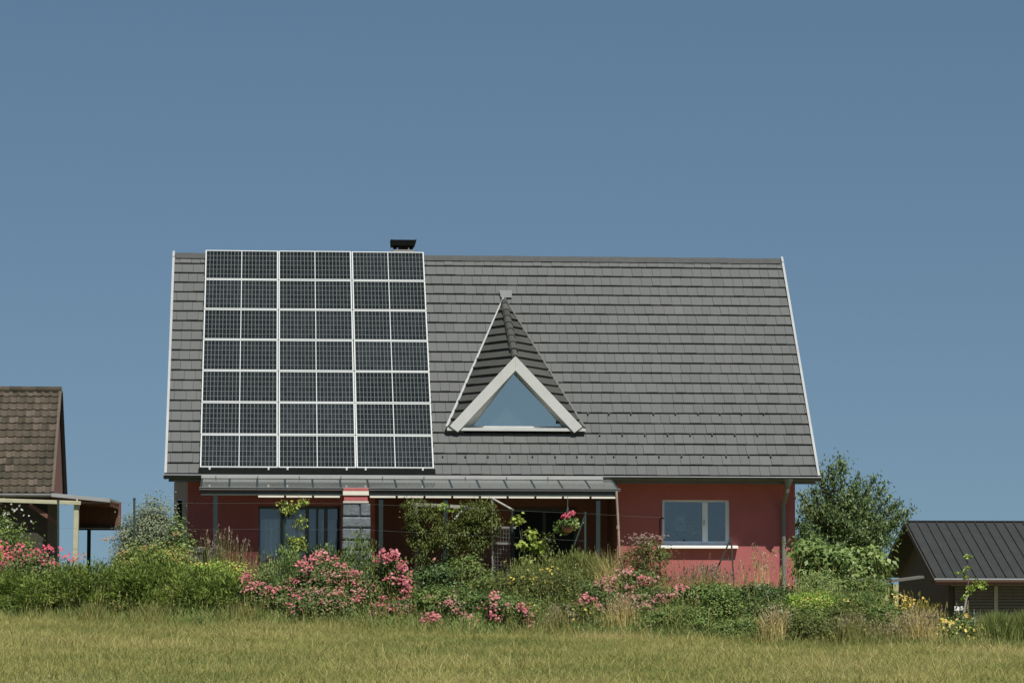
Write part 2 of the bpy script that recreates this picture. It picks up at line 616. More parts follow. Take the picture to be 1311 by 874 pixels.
def clump_points(lobes, n, cl=34, shell=0.55, cr=0.20, zmin=0.02):
    """leaf centres gathered in clumps spread through the lobes; returns points and outward directions"""
    lob = np.array(lobes)
    vol = lob[:, 3] * lob[:, 5] * np.sqrt(lob[:, 4])
    nc = max(6, n // cl)
    idx = RNG.choice(len(lob), nc, p=vol ** .75 / (vol ** .75).sum())
    d = nrm(RNG.normal(size=(nc, 3)))
    d[:, 2] = np.where(d[:, 2] < -0.35, -d[:, 2], d[:, 2])
    r = shell + (1 - shell) * RNG.random(nc) ** 0.6
    r *= RNG.choice([1.0, 1.0, 1.08, 0.8], nc)
    cc = lob[idx, :3] + d * lob[idx, 3:6] * r[:, None]
    k = RNG.integers(0, nc, n)
    size = cr * (0.6 + 0.8 * RNG.random(nc))
    g = RNG.normal(size=(n, 3)) * size[k][:, None] * np.array([[1, 1, .75]]) * .55
    P = cc[k] + g
    out = nrm(d[k] * .8 + nrm(g + 1e-6) * .5 + np.array([[0, 0, .25]]))
    tone = np.clip(RNG.random(nc)[k] * .55 + RNG.random(n) * .45, 0, 1)
    keep = P[:, 2] > zmin
    return P[keep], out[keep], tone[keep]


def auto_lobes(w, h, dep, k=7, flat=0.0):
    lobes = []
    for i in range(k):
        t = (i + .5) / k * 2 - 1
        x = t * w * .36 + random.uniform(-.06, .06) * w
        hh = h * (1 - .34 * (1 - flat) * abs(t) ** 1.6) * random.uniform(.80, 1.0)
        rz = hh * .52
        lobes.append((x, random.uniform(-.22, .22) * dep, hh - rz, w * random.uniform(.17, .26) if k > 3 else w * .38, dep * random.uniform(.3, .45), rz))
    lobes.append((0, 0, h * .42, w * .36, dep * .40, h * .44))
    # fill down to the ground
    for i in range(3):
        lobes.append((random.uniform(-.3, .3) * w, -dep * .2, h * .2, w * .24, dep * .36, h * .24))
    return lobes


def plant(name, label, cat, x0, x1, ytop, D, leaf, size=.07, aspect=.5, k=5.0, dep=None, lobes=None, nl=7, habit='leaf',
          group=None, blossoms=None, cr=None, shell=.5, ybase=None, stems=5, flat=0.0, fold=.25, upness=.45):
    """a shrub standing on the ground at distance D, as wide and tall as seen"""
    cx = (x0 + x1) / 2
    if D < 67.3:
        D -= .9 * min(1, max(0, (cx - 450) / 600))
    p = at(cx, ytop, D)
    g = tz(p.x, p.y) - .03
    if ybase is not None:
        g = at(cx, ybase, D).z
    w = (x1 - x0) * D / F
    h = max(.2, p.z - g)
    dep = dep or min(max(.5, w * .7), 1.5)
    lob = lobes(w, h, dep) if lobes else auto_lobes(w, h, dep, nl, flat)
    n = int(k * w * h * (dep / .9) ** .5 / (size * size * aspect))
    n = max(300, min(n, 26000))
    P, O, T = clump_points(lob, n, cr=cr or min(.20, .12 * (w + h) * .5 + .03), shell=shell)
    m = len(P)
    rn = RNG.normal(size=(m, 3))
    if habit == 'feather':      # long sprays pointing outwards
        A = O + rn * .45 + np.array([[0, 0, .15]])
        N = nrm(rn + np.array([[0, -.3, .8]]))
    elif habit == 'up':
        A = O * .5 + rn * .35 + np.array([[0, 0, 1.0]])
        N = nrm(O + rn * .6)
    elif habit == 'droop':
        A = O * .6 + rn * .5 - np.array([[0, 0, .7]])
        N = nrm(O + rn * .5 + np.array([[0, 0, .3]]))
    else:
        A = nrm(np.cross(O, rn)) + O * .3
        N = nrm(O + rn * .55 + np.array([[0, 0, upness]]))
    L = size * RNG.uniform(.65, 1.35, m)
    V, Q, r = leaf_arrays(P, A, N, L, L * aspect * RNG.uniform(.8, 1.2, m), T, fold)
    root = empty(name, (p.x, D, g), 0, label, cat, group)
    np_mesh('foliage', V, Q, r, LEAF[leaf], root)
    if stems:
        mb = MB()
        for i in range(stems):
            lb = random.choice(lob)
            b = Vector((random.uniform(-.12, .12) * w, random.uniform(-.1, .1), 0))
            t = Vector((lb[0], lb[1], lb[2] + lb[5] * .3))
            mid = b.lerp(t, .5) + Vector((random.uniform(-.05, .05), random.uniform(-.05, .05), .08 * h))
            mb.tube([b, mid, t], [.018, .013, .006], 5)
        mb.build('stem', M['stem'] if h < 1.8 else M['bark'], root)
    if blossoms:
        for (bl, spots, nb, bs) in blossoms:
            blossom(root, p.x, D, g, bl, spots, nb, bs)
    return root


def blossom(root, rx, D, g, bl, spots, nb, bs):
    """flower heads: little rosettes of petals in the clusters seen on the bush (spots: px, py, rx, ry)"""
    C, T, NN = [], [], []
    for (sx, sy, sw, sh) in spots:
        c = at(sx, sy, D)
        kx, kz = sw * D / F, sh * D / F
        cnt = max(2, int(nb * 1.75 * (sw * sh) / 100.0))
        q = RNG.normal(size=(cnt, 3)) * .45
        q = np.clip(q, -1.1, 1.1)
        yy = -.28 + RNG.uniform(-.22, .25, cnt)
        C.append(np.stack([c.x - rx + q[:, 0] * kx, yy, c.z - g + q[:, 2] * kz], 1))
        NN.append(nrm(np.stack([q[:, 0] * .4, -np.ones(cnt) * .6, .7 + q[:, 2] * .2], 1) + RNG.normal(size=(cnt, 3)) * .3))
        T.append(np.clip(RNG.random(cnt) * .8 + RNG.random() * .3, 0, 1))
    C, T, NN = np.concatenate(C), np.concatenate(T), np.concatenate(NN)
    Vs, Qs, Rs, o = [], [], [], 0
    for kk in range(5):
        a = kk * 2 * np.pi / 5 + RNG.random(len(C)) * .6
        ref = np.tile(np.array([[.2, .1, 1.0]]), (len(C), 1))
        t1 = nrm(np.cross(NN, ref))
        t2 = np.cross(NN, t1)
        A = t1 * np.cos(a)[:, None] + t2 * np.sin(a)[:, None] + NN * .35
        s = bs * .88 * RNG.uniform(.7, 1.25, len(C))
        V, Q, r = leaf_arrays(C + nrm(A) * s[:, None] * .4, A, NN, s, s * .85, np.clip(T + RNG.normal(size=len(C)) * .12, 0, 1), .2)
        Vs.append(V); Qs.append(Q + o); Rs.append(r)
        o += len(V)
    ob = np_mesh('blossoms', np.concatenate(Vs), np.concatenate(Qs), np.concatenate(Rs), LEAF[bl], root)
    return ob


def grass_clump(name, label, cat, x0, x1, ytop, D, leaf, n=260, width=.012, lean=.35, seeds=None, group=None, dep=.5, ybase=None, var=.4):
    cx = (x0 + x1) / 2
    if D < 67.3:
        D -= .9 * min(1, max(0, (cx - 450) / 600))
    p = at(cx, ytop, D)
    g = tz(p.x, p.y) - .02 if ybase is None else at(cx, ybase, D).z
    w = (x1 - x0) * D / F
    h = max(.2, p.z - g)
    b = np.stack([RNG.normal(size=n) * w * .23, RNG.normal(size=n) * dep * .25, np.zeros(n)], 1)
    ht = h * RNG.uniform(1 - var, 1.0, n) * (1 - .35 * np.clip(np.abs(b[:, 0]) / (w * .5), 0, 1))
    V, Q, r, tip = blades(b, ht, width * RNG.uniform(.7, 1.3, n), lean * RNG.uniform(.2, 1.2, n), RNG.random(n))
    root = empty(name, (p.x, D, g), 0, label, cat, group)
    np_mesh('blades', V, Q, r, LEAF[leaf], root)
    if seeds:
        sl, frac, ln = seeds
        ii = RNG.choice(n, int(n * frac), replace=False)
        ii = ii[ht[ii] > h * .5]
        reps = 5
        C = np.repeat(tip[ii], reps, 0) - np.array([[0, 0, 1]]) * (np.tile(np.arange(reps), len(ii)) * ln / reps)[:, None]
        m = len(C)
        A = RNG.normal(size=(m, 3)) * .35 + np.array([[0, 0, 1.0]])
        N = RNG.normal(size=(m, 3))
        C = C + RNG.normal(size=(m, 3)) * ln * .05
        V, Q, r = leaf_arrays(C, A, nrm(N), np.full(m, ln * .5), np.full(m, ln * .16), RNG.random(m))
        np_mesh('seed_heads', V, Q, r, LEAF[sl], root)
    return root


# ------------------------------------------------------------------ tiled roof planes
def clip(poly, a, b, c):
    """keep a*x+b*y<=c"""
    out = []
    n = len(poly)
    for i in range(n):
        p, q = poly[i], poly[(i + 1) % n]
        dp, dq = a * p[0] + b * p[1] - c, a * q[0] + b * q[1] - c
        if dp <= 0:
            out.append(p)
        if dp * dq < 0:
            t = dp / (dp - dq)
            out.append((p[0] + (q[0] - p[0]) * t, p[1] + (q[1] - p[1]) * t))
    return out


def tiles(mb, O, e1, e2, poly, course, tw, t=.032, gap=.008, hole=None, twv=.18):
    O, e1, e2 = Vector(O), Vector(e1), Vector(e2)
    nn = e1.cross(e2).normalized()
    y0 = min(p[1] for p in poly)
    y1 = max(p[1] for p in poly)
    x0 = min(p[0] for p in poly)
    x1 = max(p[0] for p in poly)
    row = 0
    y = y0
    while y < y1 - .01:
        tone_row = random.uniform(-.10, .10)
        x = x0 - random.random() * tw
        while x < x1:
            w = tw * random.uniform(1 - twv, 1 + twv)
            q = [(x + gap / 2, y), (x + w - gap / 2, y), (x + w - gap / 2, y + course), (x + gap / 2, y + course)]
            for i in range(len(poly)):
                a, b = poly[i], poly[(i + 1) % len(poly)]
                nx, ny = b[1] - a[1], -(b[0] - a[0])
                q = clip(q, nx, ny, nx * a[0] + ny * a[1])
                if len(q) < 3:
                    break
            if hole and len(q) >= 3:
                (hx0, hx1, hy), (hxt, hyt) = hole
                cx_, cy_ = x + w / 2, y + course / 2
                kk = (cy_ - hy) / (hyt - hy)
                if 0 < kk < 1 and hx0 + (hxt - hx0) * kk < cx_ < hx1 + (hxt - hx1) * kk:
                    q = []
            if len(q) >= 3:
                lift = t * random.uniform(.85, 1.15)
                tilt = random.uniform(-.0035, .0035)
                top = [O + e1 * px + e2 * py + nn * (lift * (1 - .92 * (py - y) / course) + .004 + tilt * (px - x) / w) for px, py in q]
                bot = [O + e1 * px + e2 * py for px, py in q]
                n = len(q)
                f = [list(range(n))]
                for i in range(n):
                    j = (i + 1) % n
                    f.append([i, i + n, j + n, j])
                mb.add(top + bot, f, min(1, max(0, .5 + tone_row + random.gauss(0, .14))))
            x += w
        y += course
        row += 1


# ================================================================== GROUND
def ground():
    def axis(lo, hi, dense0, dense1, step):
        a = list(np.arange(dense0, dense1, step))
        s, v = step, dense1
        while v < hi:
            a.append(v)
            s *= 1.35
            v += s
        a.append(hi)
        s, v = step, dense0 - step
        pre = []
        while v > lo:
            pre.append(v)
            s *= 1.35
            v -= s
        pre.append(lo)
        return np.array(pre[::-1] + a)
    xs = axis(-2500, 2500, -16, 16, .5)
    ys = axis(-1500, 4000, 30, 100, .5)
    X, Y = np.meshgrid(xs, ys)
    Z = terrain(X, Y)
    V = np.stack([X.ravel(), Y.ravel(), Z.ravel()], 1)
    nx, ny = len(xs), len(ys)
    i = np.arange(nx * ny).reshape(ny, nx)
    Q = np.stack([i[:-1, :-1].ravel(), i[:-1, 1:].ravel(), i[1:, 1:].ravel(), i[1:, :-1].ravel()], 1)
    m = mat('meadow_soil', (0.20, 0.18, 0.065), .95, var=.25, scale=.35, bump=.4, bscale=4)
    o = np_mesh('ground', V, Q, np.zeros(len(V)), m)
    o.data.polygons.foreach_set('use_smooth', [True] * len(o.data.polygons))
    tag(o, kind='structure')


ground()


def field_grass():
    n = 430000
    x = RNG.uniform(-1, 1, n)
    u = RNG.random(n)
    y = 38.5 + (69.5 - 38.5) * u ** .8
    x = x * (y * .1605 + 2.2)
    keep = y < front_line(x) + .9
    x, y = x[keep], y[keep]
    n = len(x)
    z = terrain(x, y)
    # patchiness: taller/greener and drier patches
    pa = .5 + .5 * np.sin(x * .7 + np.sin(y * .35) * 2.0) * np.sin(y * .5 + x * .25 + 1.0)
    pb = .5 + .5 * np.sin(x * 2.3 + y * .6) * np.sin(y * 1.3 - x * .9)
    edge = np.clip((y - front_line(x) + 2.6) / 2.6, 0, 1)
    h = RNG.uniform(.04, .105, n) * (.60 + .70 * pa + .35 * pb)
    tall = RNG.random(n) < .10
    h = np.where(tall, h * RNG.uniform(1.3, 2.4, n), h)
    h = h * (1 + .9 * edge * RNG.random(n))
    rnd = np.clip(.12 + .46 * pa + .22 * pb + RNG.normal(size=n) * .20, 0, 1)
    b = np.stack([x, y, z - .01], 1)
    V, Q, r, tip = blades(b, h, RNG.uniform(.006, .011, n), RNG.uniform(.15, 1.2, n), rnd)
    m = attr_mat('field_grass_blade', [(.105, .148, .040), (.205, .225, .068), (.325, .300, .105), (.45, .385, .18)], .75, .40, .5, .25, .2)
    o = np_mesh('meadow_grass', V, Q, r, m)
    tag(o, kind='stuff')
    o['label'] = 'sun dried olive green meadow grass in front of the flower hedge'
    o['category'] = 'grass'
    # the rank grass that edges the field, with seed heads
    n = 13000
    x = RNG.uniform(-12.5, 12.5, n)
    y = front_line(x) + RNG.normal(size=n) * .42 - .05
    z = terrain(x, y)
    pat = np.clip(.40 + .55 * np.sin(x * 1.1 + 1.2) * np.sin(x * .37 + .4) + .3 * np.sin(x * 3.1), .12, 1)
    k = RNG.random(n) < pat
    x, y, z, pat = x[k], y[k], z[k], pat[k]
    n = len(x)
    h = RNG.uniform(.14, .34, n) * (.65 + .5 * pat)
    V, Q, r, tip = blades(np.stack([x, y, z], 1), h, RNG.uniform(.006, .012, n), RNG.uniform(.1, .7, n), RNG.random(n))
    o = np_mesh('tall_grass', V, Q, r, LEAF['drygreen'])
    tag(o, kind='stuff')
    o['label'] = 'tall half dry grass edging the meadow below the shrubs'
    o['category'] = 'grass'
    # low weeds covering the bank under the shrubs
    n = 42000
    x = RNG.uniform(-13, 13, n)
    y = front_line(x) + .2 + RNG.random(n) * 5.0
    ok = (y < 71.0)
    x, y = x[ok], y[ok]
    n = len(x)
    z = terrain(x, y)
    V, Q, r, tip = blades(np.stack([x, y, z], 1), RNG.uniform(.10, .30, n), RNG.uniform(.010, .024, n), RNG.uniform(.2, 1.1, n), RNG.random(n))
    o = np_mesh('bank_weeds', V, Q, r, LEAF['green'])
    tag(o, kind='stuff')
    o['label'] = 'green weeds and grass covering the bank between the shrubs'
    o['category'] = 'weeds'


field_grass()


def wild_stalks():
    n = 3400
    x = RNG.uniform(-12.5, 12.5, n)
    dy = RNG.random(n) ** 1.3 * 4.2
    y = front_line(x) + .1 + dy
    pat = np.clip(.5 + .5 * np.sin(x * 1.7 + .6) * np.sin(x * .53 + 2.0) + .3 * np.sin(x * 4.3), .1, 1)
    k = (RNG.random(n) < pat) & (y < 70.0)
    x, y, dy = x[k], y[k], dy[k]
    n = len(x)
    z = terrain(x, y)
    h = RNG.uniform(.45, 1.0, n) * (.62 + .12 * dy)
    V, Q, r, tip = blades(np.stack([x, y, z], 1), h, RNG.uniform(.006, .011, n), RNG.uniform(.05, .5, n), RNG.random(n))
    C = np.repeat(tip, 4, 0) - np.array([[0, 0, 1]]) * (np.tile(np.arange(4), n) * .03)[:, None]
    m = len(C)
    V2, Q2, r2 = leaf_arrays(C, RNG.normal(size=(m, 3)) * .35 + np.array([[0, 0, 1.0]]), nrm(RNG.normal(size=(m, 3))), np.full(m, .06), np.full(m, .018), np.clip(RNG.random(m) * .5 + .5, 0, 1))
    o = np_mesh('wild_stalks', np.concatenate([V, V2]), np.concatenate([Q, Q2 + len(V)]), np.concatenate([r, r2]), LEAF['drygreen'])
    tag(o, 'thin seeding grass stalks growing up through the flower hedge', 'grass', None, 'stuff')


wild_stalks()

# ================================================================== HOUSE
OFF = 0.10                                   # tile plane below the panel plane
aL, _ = hr(213.6, 605, OFF)
aR, _ = hr(1046.6, 610, OFF)
_, sE1 = hr(215, 605, OFF)
_, sE2 = hr(1045, 610.5, OFF)
sE = (sE1 + sE2) / 2
_, sT1 = hr(230, 326.5, OFF)
_, sT2 = hr(990, 331.5, OFF)
sT = (sT1 + sT2) / 2
V0 = .69                                     # facade plane
EAVE = rp(0, sE, OFF)
RIDGE = rp(0, sT, OFF)
VB = RIDGE.y * 2 - V0                        # back wall
house = empty('red_house', H0, TH, 'red rendered house with a tall steep grey tiled roof and triangular dormer', 'house')


def hb(name, m, fn, parent=house, **kw):
    mb = MB()
    fn(mb)
    return mb.build(name, m, parent, **kw)


uL = hl(240, 660, V0).x
uR = hl(1018, 660, V0).x
SOF = EAVE.z - .13                            # soffit height
zt = SOF
# openings on the facade
dL, dR = hl(331, 690, V0).x, hl(436, 690, V0).x
dT = hl(380, 647, V0).z
rL, rR = hl(480, 690, V0).x, hl(790, 690, V0).x     # recessed porch
wL, wR = hl(848, 660, V0).x, hl(935, 660, V0).x
wB, wT = hl(890, 698, V0).z, hl(890, 639.5, V0).z
VR = V0 + 2.1                                 # back of the recessed porch
T = .32


def walls(mb):
    y0, y1 = V0, V0 + T
    mb.box((uL, y0, -.6), (dL, y1, zt))
    mb.box((dL, y0, dT), (dR, y1, zt))
    mb.box((dL, y0, -.6), (dR, y1, -.02))
    mb.box((dR, y0, -.6), (rL, y1, zt))
    mb.box((rR, y0, -.6), (wL, y1, zt))
    mb.box((wL, y0, -.6), (wR, y1, wB))
    mb.box((wL, y0, wT), (wR, y1, zt))
    mb.box((wR, y0, -.6), (uR, y1, zt))
    # gables
    g0 = RIDGE.z - .25
    for u0, u1 in ((uL, uL + T), (uR - T, uR)):
        mb.prism([(u0, V0 + T + .003, -.6), (u0, VB - T, -.6), (u0, VB - T, zt + .35), (u0, RIDGE.y, g0 - .15), (u0, V0 + T + .003, zt + .05)], (u1 - u0, 0, 0))
    mb.box((uL, VB - T + .003, -.6), (uR, VB, zt + .1))


hb('wall', M['stucco'], walls)
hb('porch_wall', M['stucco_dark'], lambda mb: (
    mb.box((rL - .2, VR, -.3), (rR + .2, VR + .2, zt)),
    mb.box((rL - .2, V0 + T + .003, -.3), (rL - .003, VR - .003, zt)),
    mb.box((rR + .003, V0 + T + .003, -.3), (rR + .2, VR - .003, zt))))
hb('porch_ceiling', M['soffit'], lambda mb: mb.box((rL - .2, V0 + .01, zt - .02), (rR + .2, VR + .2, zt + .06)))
hb('floor_slab', M['concrete'], lambda mb: mb.box((uL + T, -1.75, -.4), (uR - T, VB - T, -.05)))
# rooms behind the glazing
hb('room_partition', M['interior'], lambda mb: (
    mb.box((rR + .6, V0 + 3.2, -.04), (uR - T, V0 + 3.3, zt)),
    mb.box((uL + T, V0 + 3.2, -.04), (rL - .25, V0 + 3.3, zt)),
    mb.box((uL + T, V0 + T + .01, zt + .08), (uR - T, VB - T, zt + .16))))


# roof ---------------------------------------------------------------
hA, hS = hr(590, 552, OFF)
hB, _ = hr(730, 552, OFF)
hT, hU = hr(648, 410, OFF)
HOLE = ((hA, hB, hS - .05), (hT, hU))


def main_tiles(mb):
    course = (sT - sE) / 22.0
    tiles(mb, rp(0, 0, OFF + .02), (1, 0, 0), LES, [(aL, sE), (aR, sE), (aR, sT), (aL, sT)], course, .235, t=.047, gap=.006, hole=HOLE)


roof = hb('roof', M['tile'], main_tiles)
roof.data.materials.append(M['underlay'])


def deck(mb):
    # structural roof: two slopes of boards under the tiles
    th = .12
    for sgn in (1, -1):
        def pt(a, s, o):
            p = rp(a, s, o)
            if sgn < 0:
                p.y = 2 * RIDGE.y - p.y
            return p
        d = -LEN * th
        a0, a1, s0, s1 = aL + .02, aR - .02, sE + .03, sT - .01
        if sgn < 0:
            d = Vector((0, -d.y, d.z))
            polys = [[(a0, s0), (a1, s0), (a1, s1), (a0, s1)]]
        else:                                     # boards leave the dormer opening free
            polys = [[(a0, s0), (a1, s0), (a1, hS), (a0, hS)], [(a0, hS), (hA, hS), (hT, hU), (a0, hU)],
                     [(hB, hS), (a1, hS), (a1, hU), (hT, hU)], [(a0, hU), (a1, hU), (a1, s1), (a0, s1)]]
        for pl in polys:
            mb.prism([pt(a, s_, OFF + .03) for a, s_ in pl], d)


hb('roof_deck', M['underlay'], deck, roof)


def back_tiles(mb):
    O = rp(0, 0, OFF + .02)
    O.y = 2 * RIDGE.y - O.y
    e2 = Vector((0, -LES.y, LES.z))
    tiles(mb, O, (-1, 0, 0), e2, [(-aR, sE), (-aL, sE), (-aL, sT), (-aR, sT)], (sT - sE) / 11, .9, t=.042)


hb('back_roof_slope', M['tile'], back_tiles)


def ridge_cap(mb):
    r0, r1 = rp(aL + .02, sT, OFF - .005), rp(aR - .02, sT, OFF - .005)
    n = 34
    for i in range(n):
        a, b = r0.lerp(r1, i / n), r0.lerp(r1, (i + 1) / n)
        c = Vector((0, 0, .0))
        z = random.uniform(-.004, .004)
        v = []
        for p, k in ((a, 1.0), (b, 1.06)):
            for dy, dz in ((-.14 * k, -.13), (-.07 * k, -.03), (0, .012), (.07 * k, -.03), (.14 * k, -.13)):
                v.append(p + Vector((0, dy, dz + z + .02)))
        f = [[j, j + 1, j + 6, j + 5] for j in range(4)] + [[0, 1, 2, 3, 4], [9, 8, 7, 6, 5]]
        mb.add(v, f)


hb('ridge_cap', mat('dark_ridge_sheet', (0.055, 0.058, 0.057), 0.8, spec=.2), ridge_cap)


def verge(side):
    def fn(mb):
        a = aL if side < 0 else aR
        for mirror in (0, 1):
            q = []
            for s, o in ((sE - .02, OFF - .055), (sT + .06, OFF - .055), (sT + .06, OFF + .16), (sE - .02, OFF + .16)):
                p = rp(a, s, o)
                if mirror:
                    p.y = 2 * RIDGE.y - p.y + .001
                q.append(p)
            mb.prism(q, (side * .055, 0, 0))
    return fn


hb('verge_trim', M['zinc_light'], verge(-1))
hb('verge_trim', M['zinc_light'], verge(1))


def gutter(mb):
    c = EAVE + Vector((0, -.075, -.045))
    r = .075
    n = 10
    pts = []
    for i in range(n + 1):
        a = math.pi + math.pi * i / n
        pts.append((math.cos(a) * r, math.sin(a) * r))
    prof = [(-.075 - .012, .012), (-.075 - .012, 0)] + pts + [(r, .03), (r - .008, .03)] + [(x * .9, y * .9) for x, y in pts[::-1]] + [(-.066, .012)]
    u0, u1 = aL - .07, aR + .07
    v = [(u0, c.y + y, c.z + z) for y, z in prof] + [(u1, c.y + y, c.z + z) for y, z in prof]
    k = len(prof)
    f = [[i, (i + 1) % k, (i + 1) % k + k, i + k] for i in range(k)]
    half = [(x, y) for x, y in pts]
    mb.add(v, f)
    for u in (u0, u1):
        mb.add([(u, c.y + y, c.z + z) for y, z in half], [list(range(len(half)))])


gut = hb('gutter', M['zinc_dark'], gutter, smooth=False)
hb('gutter_lip', M['zinc_light'], lambda mb: mb.tube([EAVE + Vector((aL - .07, -.162, -.03)), EAVE + Vector((aR + .07, -.162, -.03))], .011, 8), gut)
hb('fascia_board', M['zinc'], lambda mb: mb.box((aL + .04, EAVE.y + .03, SOF - .05), (aR - .04, EAVE.y + .055, EAVE.z - .03)))
hb('soffit', M['cream'], lambda mb: mb.box((aL + .04, EAVE.y + .06, SOF), (aR - .04, V0 + .31, SOF + .025)))

# snow guards ------------------------------------------------------------
sg = []
for x in (752, 779, 807, 836, 864, 893, 921, 949, 977): sg.append((x, 531.5))
for x in (767, 796, 825, 854, 883, 911, 940, 969): sg.append((x, 558.5))
for x in (566, 595, 624, 652, 681, 710, 738, 757, 785, 814, 843, 872, 900, 929, 958, 986): sg.append((x, 586))
for x, y in sg:
    a, s = hr(x, y, OFF)
    mb = MB()
    p = rp(a, s, OFF - .02)
    mb.prism([p + LES * .08, p - LES * .005, p - LES * .005 + LEN * .036, p + LEN * .03 + LES * .012], (.03, 0, 0))
    mb.build('snow_guard', M['zinc_dark'], house)

# chimney ----------------------------------------------------------------
cp = hl(516, 312, RIDGE.y + .75)
ch = hb('chimney', M['concrete'], lambda mb: mb.box((cp.x - .27, cp.y - .27, RIDGE.z - 1.2), (cp.x + .27, cp.y + .27, cp.z - .17)))
zc = cp.z


def cap(mb):
    # thick slab flaring to upturned ends, on four feet over a low collar
    w = .31
    top, bot = zc + .07, zc - .075
    mb.prism([(cp.x - w * .96, cp.y - .3, bot), (cp.x + w * .90, cp.y - .3, bot), (cp.x + w * 1.02, cp.y - .3, top - .012), (cp.x + w * 1.03, cp.y - .3, top + .012),
              (cp.x + w * .86, cp.y - .3, top), (cp.x - w * .86, cp.y - .3, top), (cp.x - w * 1.0, cp.y - .3, top + .012)], (0, .6, 0))
    for sx in (-.2, .2):
        for sy in (-.2, .2):
            mb.box((cp.x + sx - .035, cp.y + sy - .035, zc - .175), (cp.x + sx + .035, cp.y + sy + .035, bot - .001))
    mb.box((cp.x - .12, cp.y - .12, zc - .17), (cp.x + .12, cp.y + .12, zc - .115))


hb('chimney_cap', M['black'], cap, ch)

# dormer -------------------------------------------------------------------
aB, sB = hr(659, 551.5, OFF)
DV = rp(aB, sB, OFF).y - .02                    # depth of the dormer front
dl, dr_, da = hl(573, 551.5, DV), hl(746.5, 552, DV), hl(659, 459, DV)
dl.z = dr_.z = rp(aB, sB, OFF).z + .03
aK, sK = hr(645, 384, OFF)
dk = rp(aK, sK, OFF)
dormer = empty('dormer', (0, 0, 0))
dormer.parent = house


def dormer_tiles(p, q, r):
    """triangle p (eave corner), q (front apex), r (back top)"""
    def fn(mb):
        n = (q - p).cross(r - p).normalized()
        if n.z < 0:
            n = -n
        e1 = Vector((0, 0, 1)).cross(n).normalized()
        e2 = n.cross(e1).normalized()
        poly = [((v - p).dot(e1), (v - p).dot(e2)) for v in (p, q, r)]
        area = sum(poly[i][0] * poly[(i + 1) % 3][1] - poly[(i + 1) % 3][0] * poly[i][1] for i in range(3))
        if area < 0:
            poly = poly[::-1]
        tiles(mb, p, e1, e2, poly, .275, 1.1, t=.055, gap=.006)
        # closed underside of the slope
        mb.prism([p - n * .005, q - n * .005, r - n * .005], -n * .05, .1)
    return fn


fo = Vector((0, -.16, 0))
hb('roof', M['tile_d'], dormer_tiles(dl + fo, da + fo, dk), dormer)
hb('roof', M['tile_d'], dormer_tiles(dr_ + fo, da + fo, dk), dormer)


def dridge(mb):
    a, b = da + fo + Vector((0, -.02, .03)), dk + Vector((0, .05, .04))
    n = 9
    for i in range(n):
        p, q = a.lerp(b, i / n), a.lerp(b, (i + 1.12) / n)
        r = .088 if i else .07
        mb.tube([p + Vector((0, 0, -.03)), q + Vector((0, 0, -.045))], [r + .012, r], 10)


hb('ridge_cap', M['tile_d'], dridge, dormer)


def dflash(p, w):
    def fn(mb):
        a, b = p + fo * .6, dk
        d = (b - a).normalized()
        side = d.cross(LEN).normalized()
        if side.x * (p.x - da.x) < 0:
            side = -side
        mb.prism([a + LEN * .075, b + LEN * .075, b + side * w * .5 + LEN * .075, a + side * w + LEN * .075], LEN * .012)
    return fn


hb('valley_flashing', M['zinc_light'], dflash(dl, .06), dormer)
hb('valley_flashing', M['zinc_dark'], dflash(dr_, .05), dormer)


def patch(mb):
    a0, s0 = hr(639.5, 383, OFF)
    a1, s1 = hr(655, 374, OFF)
    mb.prism([rp(a0 + .03, s0, OFF - .05), rp(a1 - .01, s0, OFF - .05), rp(a1, s1, OFF - .05), rp(a0, s1, OFF - .05)], LEN * .012)


hb('lead_flashing', M['zinc'], patch, dormer)


def barge(sgn):
    def fn(mb):
        foot = dl if sgn < 0 else dr_
        d = (foot - da).normalized()
        nrm_ = Vector((-d.z, 0, d.x))
        if nrm_.z > 0:
            nrm_ = -nrm_
        wd = .235
        # inner line meets the middle plane below the apex
        y = DV - .20
        A = Vector((da.x, y, da.z + .05))
        Fp = Vector((foot.x, y, foot.z + .03)) - Vector((d.x, 0, d.z)) * .10
        Ai = Vector((da.x, y, A.z - wd / abs(nrm_.z)))
        Fi = Fp + nrm_ * wd
        Fi2 = Fi + Vector((d.x, 0, d.z)) * .02
        mb.prism([A, Ai, Fi2, Fp + d * .05], (0, .05, 0))
    return fn


hb('barge_board', M['dormer_white'], barge(-1), dormer, bevel=.006)
hb('barge_board', M['dormer_white'], barge(1), dormer, bevel=.006)
# recessed triangular window
rec = DV + .26
gl, gr_, ga = hl(603, 547, rec), hl(722, 547.5, rec), hl(659, 474, rec)


def dpane(mb):
    mb.prism([gl, gr_, ga], (0, .02, 0))


def dframe(mb):
    c = (gl + gr_ + ga) / 3
    P = [gl, gr_, ga]
    for i in range(3):
        a, b = P[i], P[(i + 1) % 3]
        ai, bi = a.lerp(c, .10), b.lerp(c, .10)
        ao, bo = a + (a - c) * .35, b + (b - c) * .35
        mb.prism([ao, bo, bi, ai], (0, .06, 0))


